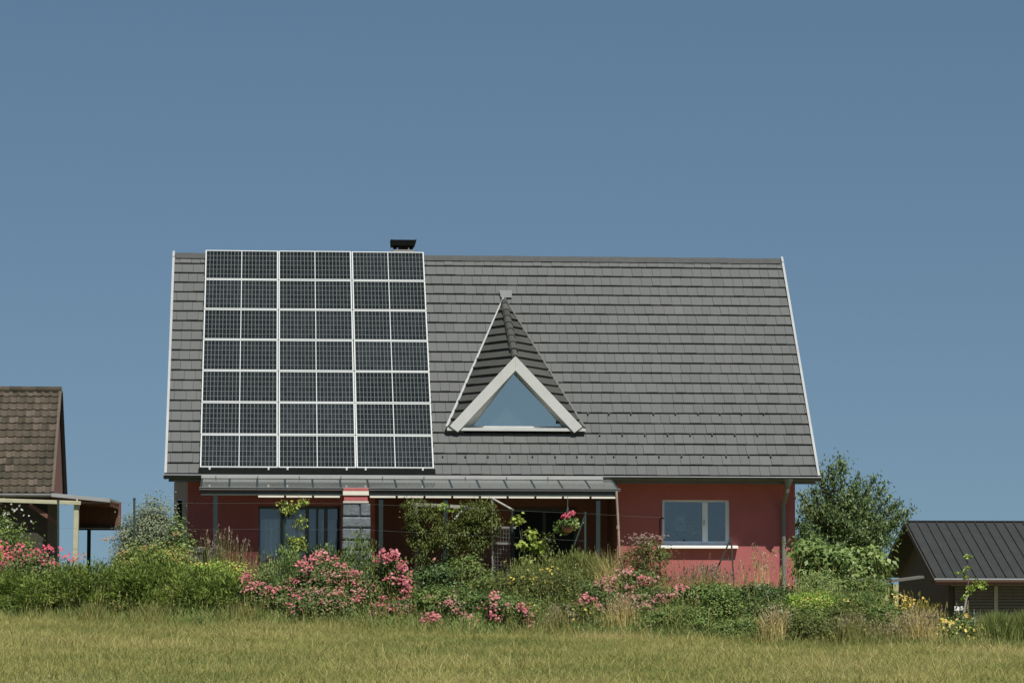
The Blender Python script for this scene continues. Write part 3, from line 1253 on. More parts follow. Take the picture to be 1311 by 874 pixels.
fr_ = empty('window', (0, 0, 0))
fr_.parent = dormer
hb('frame', M['dormer_white'], lambda mb: [mb.prism([a.lerp((gl + gr_ + ga) / 3, -.02) + Vector((0, -.03, 0)), b.lerp((gl + gr_ + ga) / 3, -.02) + Vector((0, -.03, 0)),
                                            b.lerp((gl + gr_ + ga) / 3, .045) + Vector((0, -.03, 0)), a.lerp((gl + gr_ + ga) / 3, .045) + Vector((0, -.03, 0))], (0, .08, 0))
                                            for a, b in ((gl, gr_), (gr_, ga), (ga, gl))], fr_)
hb('pane', M['pane_dormer'], dpane, fr_)
def reveal(sgn):
    def fn(mb):
        foot = dl if sgn < 0 else dr_
        d = (foot - da).normalized()
        k = .235 / abs(d.x)
        yf = DV - .155
        A = Vector((da.x, yf, da.z + .05 - k + .02))
        Fo = Vector((foot.x - sgn * .30, yf, dl.z + .04))
        g = gl if sgn < 0 else gr_
        mb.prism([A, Fo, Vector((g.x, rec, g.z - .03)), Vector((ga.x, rec, ga.z + .02))], (sgn * .03, 0, .03))
    return fn


hb('reveal', M['dormer_white'], reveal(-1), dormer)
hb('reveal', M['dormer_white'], reveal(1), dormer)
hb('sill', M['dormer_white'], lambda mb: (
    mb.box((dl.x - .02, DV - .17, dl.z - .035), (dr_.x + .04, DV + .30, dl.z + .035)),
    mb.box((dl.x + .5, DV + .17, dl.z + .036), (dr_.x - .45, DV + .31, dl.z + .09))), dormer)
hb('room_lining', M['interior'], lambda mb: (
    mb.box((dl.x + .3, DV + 1.6, dl.z), (dr_.x - .3, DV + 1.65, da.z)),), dormer)

# main window --------------------------------------------------------------
win = empty('window', (0, 0, 0))
win.parent = house
yv = V0 + .13
mx0, mx1 = hl(899, 660, yv).x, hl(906, 660, yv).x


def wframe(mb):
    f = .065
    mb.box((wL, yv, wB), (wL + f, yv + .07, wT))
    mb.box((wR - f - .03, yv, wB), (wR, yv + .07, wT))
    mb.box((wL + f, yv + .001, wT - f * .7), (wR - f - .03, yv + .07, wT))
    mb.box((wL + f, yv + .001, wB), (wR - f - .03, yv + .07, wB + .10))
    mb.box((mx0, yv - .012, wB + .05), (mx1, yv + .07, wT - f * .7))


hb('frame', M['pvc'], wframe, win, bevel=.004)
hb('pane', M['pane'], lambda mb: mb.box((wL + .05, yv + .03, wB + .08), (mx0 + .01, yv + .045, wT - .03)), win)
hb('pane', M['pane'], lambda mb: mb.box((mx1 - .01, yv + .03, wB + .08), (wR - .08, yv + .045, wT - .03)), win)
hb('sill', M['white'], lambda mb: mb.prism([(wL - .12, V0 - .15, wB - .065), (wL - .12, V0 - .15, wB - .01), (wL - .12, yv, wB + .012), (wL - .12, yv, wB - .065)], (wR - wL + .28, 0, 0)), win, bevel=.004)
hb('handle', M['alu'], lambda mb: mb.box((mx0 + .03, yv - .045, (wB + wT) / 2 - .06), (mx0 + .055, yv - .013, (wB + wT) / 2 + .06)), win)

# sliding glass doors -------------------------------------------------------
door = empty('glass_door', (0, 0, 0))
door.parent = house
yd = V0 + .15
xs = [dL, hl(360, 690, yd).x, hl(393, 690, yd).x, hl(406, 690, yd).x, hl(417, 690, yd).x, dR]


def dfr(mb):
    mb.box((dL, yd, dT - .07), (dR, yd + .08, dT))
    mb.box((dL, yd, -.02), (dR, yd + .08, .08))
    for i, x in enumerate(xs):
        w = .05 if i not in (2, 4) else .085
        mb.box((x - w / 2, yd - .012, .08), (x + w / 2, yd + .079, dT - .07))


hb('frame', mat('anthracite_frame', (.07, .085, .095), .5), dfr, door)
for i in range(5):
    hb('pane', M['pane_door'], lambda mb: mb.box((xs[i] + .02, yd + .03, .07), (xs[i + 1] - .02, yd + .045, dT - .06)), door)


def curtain(x0, x1, top):
    def fn(mb):
        n = 44
        v, f = [], []
        for i in range(n + 1):
            x = x0 + (x1 - x0) * i / n
            yy = yd + .16 + .03 * math.sin(i * 1.35)
            v += [(x, yy, .1), (x, yy, top + .018 * math.sin(i * 1.35 + .8))]
        f = [[2 * i, 2 * i + 2, 2 * i + 3, 2 * i + 1] for i in range(n)]
        mb.add(v, f)
    return fn


ct = hl(380, 664.5, yd + .16).z
cu = empty('curtain_set', (H0.x, H0.y, H0.z), TH, 'pale blue grey cafe curtains hanging behind the sliding glass door', 'curtain')
hb('curtain', M['curtain'], curtain(dL + .06, xs[2] - .08, ct), cu)
hb('curtain', M['curtain'], curtain(xs[2] + .06, xs[3] - .06, ct - .01), cu)
hb('curtain', M['curtain'], curtain(xs[3] + .1, dR - .1, ct - .015), cu)

# back door and windows of the recessed porch
pd = empty('porch_door', (0, 0, 0))
pd.parent = house
q0, q1 = hl(655, 650, VR), hl(738, 760, VR)
hb('frame', M['fascia'], lambda mb: (
    mb.box((q0.x, VR - .05, 0), (q0.x + .07, VR - .003, q0.z)), mb.box((q1.x - .07, VR - .05, 0), (q1.x, VR - .003, q0.z)),
    mb.box((q0.x + .07, VR - .049, q0.z - .08), (q1.x - .07, VR - .003, q0.z)), mb.box(((q0.x + q1.x) / 2 - .04, VR - .048, 0), ((q0.x + q1.x) / 2 + .04, VR - .003, q0.z - .08))), pd)
hb('pane', mat('dark_glass', (.010, .013, .012), .3, spec=.08), lambda mb: mb.box((q0.x + .06, VR - .03, .02), (q1.x - .06, VR - .004, q0.z - .07)), pd)

# downpipe ------------------------------------------------------------------
pg = hl(1009, 617, EAVE.y - .07)
pw = hl(1003.2, 642, V0 - .09)


def pipe(mb):
    top = Vector((pg.x, EAVE.y - .075, EAVE.z - .10))
    mb.tube([top + Vector((0, 0, .03)), top + Vector((0, 0, -.02)), top + Vector((-.01, 0.02, -.16))], [.13, .10, .05], 12)
    mb.tube([top + Vector((-.01, 0.02, -.14)), top + Vector((-.015, .04, -.24)), Vector((pw.x, V0 - .11, top.z - .52)), Vector((pw.x, V0 - .085, top.z - .66)), Vector((pw.x, V0 - .085, -.5))], .05, 12)
    for z in (top.z - .9, 1.2, .4):
        mb.tube([(pw.x, V0 - .085, z - .02), (pw.x, V0 - .085, z + .02)], .056, 12)
        mb.box((pw.x - .012, V0 - .085, z - .012), (pw.x + .012, V0 - .002, z + .012))


hb('downpipe', mat('grey_downpipe', (0.135, 0.138, 0.13), .6), pipe, smooth=False)

# side bay beyond the left gable ------------------------------------------------
b0, b1 = hl(223, 620, V0 + 1.0), hl(239.5, 700, V0 + 1.0)


def bay(mb):
    mb.box((b0.x, V0 + .9, -.5), (b0.x + .08, V0 + 1.4, zt - .02))
    mb.box((b1.x - .12, V0 + .9, -.5), (uL - .003, V0 + 1.4, zt - .02))
    mb.box((b0.x + .08, V0 + .901, zt - .42), (b1.x - .12, V0 + 1.4, zt - .02))


hb('side_bay', M['cream'], bay)
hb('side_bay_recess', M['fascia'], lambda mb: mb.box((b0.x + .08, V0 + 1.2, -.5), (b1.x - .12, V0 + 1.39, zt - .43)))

# ================================================================== SOLAR ARRAY
pmw, pmh, gp = 1.757, 1.041, .012
AW, AH = 5.305, 7.386
px_step, py_step = (AW - pmw) / 2, (AH - pmh) / 6
ROWN = ['top', 'second', 'third', 'fourth', 'fifth', 'sixth', 'bottom']
COLN = ['left', 'middle', 'right']
RM = Matrix(((EU.x, ES.x, EN.x), (EU.y, ES.y, EN.y), (EU.z, ES.z, EN.z)))
fw = .027


def panel_frame():
    mb = MB()
    h = .038
    mb.box((0, 0, -h), (pmw, fw, 0))
    mb.box((0, pmh - fw, -h), (pmw, pmh, 0))
    mb.box((0, fw, -h + .001), (fw, pmh - fw, 0))
    mb.box((pmw - fw, fw, -h + .001), (pmw, pmh - fw, 0))
    return mb


solar0 = None
for r_ in range(7):
    for c_ in range(3):
        p = PANEL_O + EU * (c_ * px_step) + ES * (AH - pmh - r_ * py_step)
        lab = f'solar panel in the {ROWN[r_]} row and {COLN[c_]} column of the roof array'
        if solar0 is None:
            root = empty('solar_panel', p, 0, lab, 'solar panel', 'solar panels of the roof array')
            fo_ = panel_frame().build('frame', M['alu'], root)
            mb = MB()
            z = -.006
            mb.add([(fw, fw, z), (pmw - fw, fw, z), (pmw - fw, pmh - fw, z), (fw, pmh - fw, z), (fw, fw, z - .02), (pmw - fw, fw, z - .02), (pmw - fw, pmh - fw, z - .02), (fw, pmh - fw, z - .02)],
                   [[0, 1, 2, 3], [7, 6, 5, 4]])
            cf = mb.build('cell_sheet', M['cells'], root)
            uvl = cf.data.uv_layers.new(name='UVMap')
            for pl in cf.data.polygons:
                for li in pl.loop_indices:
                    co = cf.data.vertices[cf.data.loops[li].vertex_index].co
                    uvl.data[li].uv = ((co.x - fw) / (pmw - 2 * fw), (co.y - fw) / (pmh - 2 * fw))
            mb = MB()
            mb.box((pmw / 2 - .009, fw, -.012), (pmw / 2 + .009, pmh - fw, -.003))
            mb.build('centre_strip', M['alu'], root)
            solar0 = root
        else:
            root = solar0.copy()
            COL.objects.link(root)
            root['label'] = lab
            for chd in [o for o in solar0.children]:
                c = chd.copy()
                COL.objects.link(c)
                c.parent = root
        mw = RM.to_4x4()
        tw_ = Matrix.Rotation(random.uniform(-.002, .002), 4, 'X') @ Matrix.Rotation(random.uniform(-.002, .002), 4, 'Y')
        mw = mw @ tw_
        mw.translation = p + EU * random.uniform(-.003, .003)
        root.matrix_world = mw

rail = empty('mounting_frame', H0, TH, 'black mounting rails and a painted shadow strip under the lower edge of the solar array', 'mounting frame')


def rails(mb):
    for k in range(14):
        s = .25 + k * .53
        mb.beam(rp(-.02, s, .062), rp(AW + .02, s, .062), .04, .035, LEN)
    mb.prism([rp(-.03, -.205, .035), rp(AW + .03, -.205, .035), rp(AW + .03, .01, .04), rp(-.03, .01, .04)], -LEN * .02)  # black sheet laid in as the shadow below the array


hb('rail', M['black'], rails, rail)
for k, a in enumerate((.22, 1.55, 1.98, 3.32, 3.75, 5.05)):
    hb('clamp', M['alu'], lambda mb: mb.prism([rp(a - .02, -.05, .03), rp(a + .02, -.05, .03), rp(a + .02, .0, -.004), rp(a - .02, .0, -.004)], -LEN * .02), rail)

# ================================================================== VERANDA
VF = -1.45
ver = empty('veranda', H0 + EV * VF, TH, 'glass roofed veranda on dark metal posts along the front of the red house', 'veranda')


def vb(name, m, fn, parent=ver, **kw):
    mb = MB()
    fn(mb)
    mb.v = [p - Vector((0, VF, 0)) for p in mb.v]
    return mb.build(name, m, parent, **kw)


vL, vR = hl(257.5, 620, VF).x, hl(791, 625, VF).x
vzF = (hl(400, 622.5, VF).z + hl(700, 624.3, VF).z) / 2 - .02
vT = -.16
vzT = EAVE.z - .115
nP = 15
for i in range(nP):
    a, b = vL + (vR - vL) * i / nP, vL + (vR - vL) * (i + 1) / nP
    g = .022
    vb('glass_panel', M['pane_roof'], lambda mb: mb.prism([(a + g, VF, vzF), (b - g, VF, vzF), (b - g, vT, vzT), (a + g, vT, vzT)], (0, 0, .012)))
for i in range(nP + 1):
    a = vL + (vR - vL) * i / nP
    vb('rafter', M['post'], lambda mb: mb.beam((a, VF + .004, vzF - .028), (a, vT, vzT - .028), .042, .085))
vb('front_gutter', M['zinc'], lambda mb: (mb.box((vL - .04, VF - .07, vzF - .055), (vR + .05, VF - .003, vzF - .008)), mb.tube([(vL - .04, VF - .075, vzF - .006), (vR + .05, VF - .075, vzF - .006)], .010, 8)))
vb('beam', M['fascia'], lambda mb: mb.box((vL, VF - .02, vzF - .175), (vR, VF + .08, vzF - .074)))
vb('top_flashing', M['zinc'], lambda mb: (
    mb.prism([(vL - .02, vT - .055, vzT + .008), (vR - .20, vT - .055, vzT + .008), (vR - .20, EAVE.y - .165, EAVE.z - .028), (vL - .02, EAVE.y - .165, EAVE.z - .028)], (0, -.012, .004)),
    [mb.box((vL + k * .94 + .3, vT - .078, vzT + .014), (vL + k * .94 + .32, vT - .066, vzT + .075)) for k in range(9)] and None))


def strip(mb):  # cream bars stand in for sunlight showing through the gap below the beam
    for i in range(nP):
        a, b = vL + (vR - vL) * i / nP, vL + (vR - vL) * (i + 1) / nP
        if i < 2 or i == 5:
            continue
        mb.box((a + .025, VF - .045, vzF - .218), (b - .025, VF - .021, vzF - .178))


vb('sun_gap_bar', M['strip'], strip)
for x in (275.5, 487.5, 570, 765.5):
    p = hl(x, 690, VF + .03)
    vb('post', M['post'], lambda mb: (mb.box((p.x - .048, VF - .018, -.55), (p.x + .048, VF + .075, vzF - .176)), mb.box((p.x - .08, VF - .05, -.06), (p.x + .08, VF + .1, -.045))))
pp0, pp1 = hl(789.3, 632, VF - .05), hl(793.4, 728, VF - .05)
vb('downpipe', mat('rusty_pipe', (.26, .20, .16), .7, var=.25, scale=6), lambda mb: (
    mb.tube([(pp0.x, VF - .05, vzF - .05), pp0, pp0.lerp(pp1, .45) + Vector((.01, 0, 0)), pp1, pp1 + Vector((.01, 0, -.5))], .027, 8),
    mb.tube([pp0.lerp(pp1, .42), pp0.lerp(pp1, .47)], .036, 8)))

# stone pillar -----------------------------------------------------------------
sL, sR = hl(438, 660, VF - .2), hl(475, 660, VF - .2)
pil = empty('stone_pillar', H0 + EU * ((sL.x + sR.x) / 2) + EV * (VF - .2), TH, 'grey stone block pillar with red and white painted bands at its top', 'pillar')
pw_ = (sR.x - sL.x)


def zrow(y):
    return hl(455, y, VF - .2).z


def pillar_blocks(mb):
    ys = [643.5, 661, 675.5, 691, 704, 718, 735, 760]
    for i in range(len(ys) - 1):
        z1, z0 = zrow(ys[i]), zrow(ys[i + 1])
        k = random.uniform(-.012, .012)
        w = pw_ * (1.0 if i else .97)
        sp = random.choice([.62, .64, 1.0]) if i < 3 else random.choice([.4, .6, 1.0])
        xs_ = [-w / 2, -w / 2 + w * sp, w / 2]
        for a, b in zip(xs_, xs_[1:]):
            if b - a < .05:
                continue
            mb.box((a + .008 + k, -.02 + random.uniform(-.012, .012), z0 + .012), (b - .008 + k, .5, z1 - .012))


mb = MB()
pillar_blocks(mb)
bl = mb.build('stone_block', M['stone'], pil, bevel=.03)
mb = MB().box((-pw_ / 2 + .02, .01, -.5), (pw_ / 2 - .02, .49, zrow(644.5)))
mb.build('mortar_core', M['mortar'], pil)
hw = hl(470, 630, VF - .2).x - hl(438, 630, VF - .2).x
for (ya, yb, mm, nm, ins) in ((624.3, 628.3, 'redpaint', 'red_band', 0), (628.5, 633.8, 'strip', 'white_band', -.01), (634, 641, 'redpaint', 'red_band', .015), (641.2, 643.8, 'cream', 'cap_slab', -.005)):
    mb = MB().box((-hw / 2 - .02 + ins, -.03 + ins, zrow(yb)), (hw / 2 - .02 - ins, .22, zrow(ya)))
    mb.build(nm, M[mm], pil, bevel=.006)

# things on the terrace ------------------------------------------------------------
gx = hl(262, 700, -.5)
bn = empty('garden_bin', H0 + EU * gx.x + EV * -.55, TH, 'dark lidded garden bin beside the left end of the veranda', 'bin')
mb = MB().prism([(-.24, -.26, -.05), (.24, -.26, -.05), (.29, -.3, .95), (-.29, -.3, .95)], (0, .52, 0))
mb.build('body', M['bin'], bn, bevel=.02)
mb = MB().prism([(-.31, -.33, .952), (.31, -.33, .952), (.26, -.33, 1.02), (.1, -.33, 1.08), (-.16, -.33, 1.08), (-.27, -.33, 1.02)], (0, .62, 0))
mb.build('lid', mat('bin_lid', (.045, .055, .052), .45), bn, bevel=.015)
MB().tube([(-.2, .3, .9), (-.2, .36, .96), (.2, .36, .96), (.2, .3, .9)], .016, 6).build('handle', M['bin'], bn)

cxp = hl(357, 700, -.75)
chair = empty('garden_chair', H0 + EU * cxp.x + EV * -.75 + Vector((0, 0, -.04)), TH, 'black rattan garden chair with a rounded back in front of the sliding door', 'chair')


def chback(mb):
    n = 18
    v, f = [], []
    for i in range(n + 1):
        a = math.pi * (i / n)
        x, y = -.36 * math.cos(a), -.30 * math.sin(a)
        top = .70 + .22 * math.sin(a)
        for (k, z) in ((1, .34), (1, top), (.9, top), (.9, .34)):
            v.append((x * k, y * k, z))
    for i in range(n):
        for j in range(4):
            a, b = i * 4 + j, i * 4 + (j + 1) % 4
            f.append([a, b, b + 4, a + 4])
    f += [[0, 1, 2, 3], [n * 4 + 3, n * 4 + 2, n * 4 + 1, n * 4]]
    mb.add(v, f)


mb = MB(); chback(mb); mb.build('backrest', M['rattan'], chair)
MB().box((-.32, -.26, .36), (.32, .3, .44)).build('seat', M['rattan'], chair, bevel=.02)
for sx in (-.28, .28):
    for sy in (-.22, .24):
        MB().box((sx - .025, sy - .025, 0), (sx + .025, sy + .025, .36)).build('leg', M['rattan'], chair)

# hanging basket
hbp = hl(726, 640, VF + .02)
hbk = empty('hanging_basket', H0 + EU * hbp.x + EV * (VF - .12) + EW * (vzF - 1.02), TH, 'hanging flower basket of pink red geraniums under the veranda edge', 'flower basket')


def bowl(mb):
    n = 14
    prof = [(.05, .04), (.10, .06), (.135, .13), (.145, .2), (.13, .2), (.09, .09), (.0, .07)]
    v, f = [], []
    for r, z in prof:
        for k in range(n):
            a = 2 * math.pi * k / n
            v.append((r * math.cos(a), r * math.sin(a), z))
    for i in range(len(prof) - 1):
        for k in range(n):
            a, b = i * n + k, i * n + (k + 1) % n
            f.append([a, b, b + n, a + n])
    f.append(list(range(n)))
    mb.add(v, f)


mb = MB(); bowl(mb); mb.build('pot', M['pot'], hbk, smooth=True)
mb = MB()
for k in range(3):
    a = 2.1 * k + .4
    mb.tube([(.14 * math.cos(a), .14 * math.sin(a), .2), (0, 0, .62)], .006, 5)
mb.tube([(0, 0, .62), (0, 0, .84)], .007, 5)
mb.build('hanger', M['wire'], hbk)
P, O, T_ = clump_points([(-.06, 0, .18, .26, .2, .16), (.12, 0, .22, .22, .2, .14), (-.18, 0, .05, .14, .14, .18)], 900, cr=.08, zmin=-.3)
m_ = len(P)
V, Q, r = leaf_arrays(P, RNG.normal(size=(m_, 3)), nrm(O + RNG.normal(size=(m_, 3)) * .5), RNG.uniform(.04, .08, m_), RNG.uniform(.035, .06, m_), T_)
np_mesh('foliage', V, Q, r, LEAF['broad'], hbk)
C = np.concatenate([RNG.normal(size=(34, 3)) * np.array([[.06, .06, .025]]) + np.array([[-.06, -.12, .40]]), RNG.normal(size=(24, 3)) * np.array([[.045, .05, .022]]) + np.array([[.10, -.12, .47]])])
V, Q, r = leaf_arrays(C, RNG.normal(size=C.shape), nrm(RNG.normal(size=C.shape) * .5 + np.array([[0, -.6, .7]])), np.full(len(C), .06), np.full(len(C), .055), RNG.random(len(C)))
np_mesh('blossoms', V, Q, r, LEAF['vivid'], hbk)

# ================================================================== FENCE / TRELLIS / ARBOR
DF = 70.2
fence = empty('wire_fence', at(172, 712, DF), 0, 'thin wire fence on dark green posts crossing in front of the veranda', 'fence')
fo0 = fence.location.copy()


def fpt(px, py, D=DF):
    return at(px, py, D) - fo0


for x, yt, yb_ in ((74.5, 640, 740), (172, 638, 740), (365, 642, 740), (749, 656, 730)):
    a, b = fpt(x, yt), fpt(x, yb_)
    mb = MB().tube([b, a], .026, 8)
    mb.tube([a - Vector((0, 0, .02)), a + Vector((0, 0, .015))], .034, 8)
    mb.build('post', mat('green_fence_post', (.025, .045, .035), .5), fence)
MB().tube([fpt(748, 662), fpt(735, 698, DF)], .02, 6).build('brace', MATS['green_fence_post'], fence)
for ys in ((643, 643.5, 645, 657), (676, 677, 678, 692)):
    pts = [fpt(74.5, ys[0]), fpt(172, ys[0] + .3), fpt(270, ys[1] + .6), fpt(365, ys[1]), fpt(470, ys[2]), fpt(600, (ys[2] + ys[3]) / 2), fpt(749, ys[3])]
    MB().tube(pts, .002, 4).build('wire', M['wire'], fence)
MB().tube([fpt(749, 657), fpt(800, 660), fpt(846, 662)], .002, 4).build('wire', M['wire'], fence)

stk = empty('garden_stake', at(845, 740, 70.0), 0, 'thin dark hooked stake left of the white framed window', 'stake')
s0 = stk.location
MB().tube([Vector((0, 0, -.2)), at(845, 664, 70) - s0, at(847, 662.5, 70) - s0, at(850, 663, 70) - s0], .016, 6).build('rod', M['black'], stk)

af = empty('garden_trestle', at(922, 742, 70.4), 0, 'dark A shaped wooden plant frame leaning below the white window sill', 'trestle')
a0 = af.location
for (x, y) in ((905, 745), (940, 742)):
    MB().beam(at(x, y + 12, 70.4) - a0, at(936, 688, 70.5) - a0, .035, .04, (0, 1, 0)).build('leg', M['wooddark'], af)
MB().beam(at(921, 716, 70.38) - a0, at(938, 716, 70.38) - a0, .03, .03).build('rung', M['wooddark'], af)

DT = 70.6
tr = empty('garden_trellis', at(643, 735, DT), 0, 'grey metal trellis frame with a slanting top rail beside the climbing plant', 'trellis')
t0 = tr.location


def tp(x, y, D=DT):
    return at(x, y, D) - t0


MB().tube([tp(630.5, 745), tp(630, 638)], .024, 8).build('post', M['woodgrey'], tr)
MB().tube([tp(655.5, 745, DT - .3), tp(655.5, 651, DT - .3)], .026, 8).build('post', M['post'], tr)
MB().tube([tp(629, 637), tp(657.5, 653, DT - .3)], .022, 8).build('top_rail', M['woodgrey'], tr)
for y in (674.5, 695):
    MB().beam(tp(630, y), tp(660 if y < 680 else 656, y + .6, DT - .3), .03, .045).build('crossbar', M['woodgrey'], tr)
mb = MB()
for i in range(1, 7):
    k = i / 7
    mb.tube([tp(630, 740).lerp(tp(655.5, 740, DT - .3), k), tp(630, 675).lerp(tp(655.5, 675, DT - .3), k)], .006, 4)
for i in range(12):
    y = 678 + i * 5.0
    mb.tube([tp(630, y), tp(655.5, y, DT - .3)], .006, 4)
mb.build('mesh_panel', M['wire'], tr)

DA = 70.9
ar = empty('wooden_arbor', at(565, 730, DA), 0, 'weathered wooden arbor carrying the climbing plant between veranda posts', 'arbor')
a1 = ar.location


def ap(x, y, D=DA):
    return at(x, y, D) - a1


for x in (533, 613):
    MB().beam(ap(x, 760), ap(x, 648), .07, .07, (0, 1, 0)).build('post', M['woodgrey'], ar)
MB().beam(ap(528, 645), ap(576, 647.5), .05, .07).build('beam', M['woodgrey'], ar)
MB().beam(ap(574, 647.3), ap(618, 651), .05, .07).build('beam', M['woodgrey'], ar)
MB().beam(ap(592, 652, DA - .05), ap(582, 664, DA - .05), .04, .10, (0, 1, 0)).build('brace', mat('pale_brace_wood', (.50, .50, .48), .7), ar)

# neighbours' pergola at the left edge
DPG = 70.8
pgl = empty('pergola', at(97, 735, DPG), 0, 'pale yellow wooden pergola post carrying a long thin beam at the left', 'pergola')
p0 = pgl.location
MB().beam(at(95.5, 745, DPG) - p0, at(98.3, 641, DPG) - p0, .11, .11, (0, 1, 0)).build('post', M['woodpale'], pgl, bevel=.008)
MB().beam(at(-60, 638, DPG - .09) - p0, at(103.5, 643.6, DPG - .09) - p0, .06, .085).build('beam', M['woodpale'], pgl, bevel=.006)
MB().tube([at(98.5, 646, DPG - .07) - p0, at(98.5, 638.5, DPG - .07) - p0], .02, 6).build('bolt', M['woodpale'], pgl)

# ================================================================== LEFT BARN
DB = 82.0
BH = at(68, 712, DB)
gB = tz(BH.x, DB)
barn = empty('old_barn', (BH.x, BH.y, gB), TH, 'old barn with a mossy brown pantile roof and open carport roof', 'barn')


def bl_(px, py, v):
    """photo point on the barn's plane at depth v -> barn local"""
    o = Vector((0, 0, CAMZ))
    d = ray(px, py)
    q = Vector(barn.location) + EV * v
    t = (q - o).dot(EV) / d.dot(EV)
    w = o + d * t - Vector(barn.location)
    return Vector((w.dot(EU), w.dot(EV), w.z))


e0 = bl_(67.5, 631.5, 0)
VRG = 2.7
rg = bl_(80.5, 500, VRG)
bx0 = -9.0


def pantiles(mb):
    e2 = Vector((0, rg.y - e0.y, rg.z - e0.z))
    Ls = e2.length
    e2.normalize()
    nn = Vector((1, 0, 0)).cross(e2)
    course = Ls / 15.0
    tw = .21
    for r_ in range(15):
        y0 = r_ * course
        x = e0.x
        while x > bx0:
            tone = min(1, max(0, random.gauss(.5, .2)))
            lift = .035 + random.uniform(-.006, .006)
            v, f = [], []
            xs_ = [0, .055, .11, .15, .18, .212]
            hs = [.012, 0, .004, .02, .034, .02]
            for yy, lf in ((y0, lift), (y0 + course * 1.03, .006)):
                for xx, h in zip(xs_, hs):
                    v.append(Vector((x - tw + xx, e0.y, e0.z)) + e2 * yy + nn * (h + lf))
            for xx, h in zip(xs_, hs):
                v.append(Vector((x - tw + xx, e0.y, e0.z)) + e2 * y0 + nn * (h - .03))
            k = 6
            for i in range(k - 1):
                f.append([i, i + 1, i + 1 + k, i + k])
                f.append([i, i + 1, i + 1 + 2 * k, i + 2 * k])
            mb.add(v, f, tone)
            x -= tw


mb = MB(); pantiles(mb)
broof = mb.build('roof', M['pantile'], barn)
mb = MB()
e2 = Vector((0, rg.y - e0.y, rg.z - e0.z)).normalized()
nn = Vector((1, 0, 0)).cross(e2)
mb.prism([Vector((bx0, e0.y, e0.z)), e0, Vector((e0.x, rg.y, rg.z)), Vector((bx0, rg.y, rg.z))], -nn * .08)
bk = Vector((0, 2 * rg.y - e0.y, e0.z))
n2 = Vector((0, -nn.y, nn.z))
mb.prism([Vector((bx0, rg.y + .002, rg.z)), Vector((rg.x, rg.y + .002, rg.z)), Vector((rg.x, bk.y, bk.z)), Vector((bx0, bk.y, bk.z))], -n2 * .08)
mb.build('roof_boards', M['wooddark'], broof)
mb = MB()
x = e0.x + .03
while x > bx0:
    mb.tube([(x, rg.y, rg.z + .0), (x - .36, rg.y, rg.z + .012)], [.11, .10], 10)
    x -= .34
mb.build('ridge_tile', M['pantile'], broof)
# front verge tiles and gable boards
mb = MB()
mb.beam(e0 + Vector((0, 0, .02)), Vector((e0.x, rg.y, rg.z + .02)), .07, .10, nn)
mb.build('verge_tile', M['pantile'], broof)
gx_ = e0.x - .02
zw = e0.z - .05
mb = MB().prism([(gx_ - .12, .35, zw - .1), (gx_ - .12, rg.y, rg.z - .18), (gx_ - .12, bk.y - .35, zw - .1)], (.10, 0, 0))
mb.build('gable_boards', mat('weathered_orange_boards', (.13, .045, .024), .8, var=.3, scale=4, stretch=(1, 5, 1)), barn)
MB().prism([Vector((gx_, rg.y, rg.z - .02)), Vector((gx_ , bk.y, bk.z - .02)), Vector((gx_, bk.y, bk.z - .2)), Vector((gx_, rg.y, rg.z - .2))], (.05, 0, 0)).build('barge_board', M['wooddark'], barn)
MB().box((bx0, .4, -.5), (gx_ - .13, bk.y - .4, zw)).build('wall', M['wooddark'], barn)
MB().tube([Vector((bx0, -.06, e0.z - .05)), Vector((e0.x, -.06, e0.z - .05))], .055, 8).build('gutter', M['zinc_dark'], barn)
# carport: a lean-to roof carried on posts to the right of the barn
c0, c1 = bl_(66, 633.2, -.3), bl_(141, 640.4, -.3)
kb = 5.2


def cpt(p, v, dz=0.0):
    return Vector((p.x, v, p.z + dz))


cpr = MB().prism([cpt(c0, -.3), cpt(c1, -.3), cpt(c1, kb, .02), cpt(c0, kb, .02)], (0, 0, .05)).build('carport_roof', M['zinc_light'], barn)
mb = MB().prism([cpt(c0, -.29, -.035), cpt(c1, -.29, -.035), cpt(c1, kb - .01, -.015), cpt(c0, kb - .01, -.015)], (0, 0, .03))
mb.build('ceiling_boards', M['woodbrown'], cpr)
mb = MB()
for k in range(7):
    v = .1 + k * .82
    mb.beam(cpt(c0, v, -.09), cpt(c1, v, -.09), .07, .10)
mb.build('rafters', M['woodbrown'], cpr)
MB().beam(cpt(c0, -.32, -.01), cpt(c1, -.32, -.01), .03, .07).build('fascia', M['zinc_light'], cpr)
zb_ = bl_(110, 676, kb).z
MB().box((c0.x + .3, kb - .08, zb_), (c1.x + .05, kb, c1.z + .05)).build('back_boards', M['woodbrown'], barn)
MB().box((c0.x + .3, kb - .14, zb_ - .05), (c1.x + .05, kb - .081, zb_ + .08)).build('back_beam', M['wooddark'], barn)
for x in (73.5, 114):
    q = bl_(x, 680, kb - .11)
    MB().box((q.x - .05, q.y - .05, -1), (q.x + .05, q.y + .03, zb_ - .051)).build('post', M['post'], barn)
MB().beam(bl_(38, 646, .2), bl_(72, 668, .2), .10, .14, (0, 1, 0)).build('brace', M['woodbrown'], barn)

# ================================================================== RIGHT SHED
DS = 80.0
SH = at(1197, 712, DS)
gS = tz(SH.x, DS + 1)
shed = empty('garden_shed', (SH.x, SH.y, gS), TH, 'dark shed with an anthracite standing seam metal roof at the right', 'shed')


def sl_(px, py, v):
    o = Vector((0, 0, CAMZ))
    d = ray(px, py)
    q = Vector(shed.location) + EV * v
    t = (q - o).dot(EV) / d.dot(EV)
    w = o + d * t - Vector(shed.location)
    return Vector((w.dot(EU), w.dot(EV), w.z))


f0 = sl_(1197, 741.5, 0)
VS = 3.6
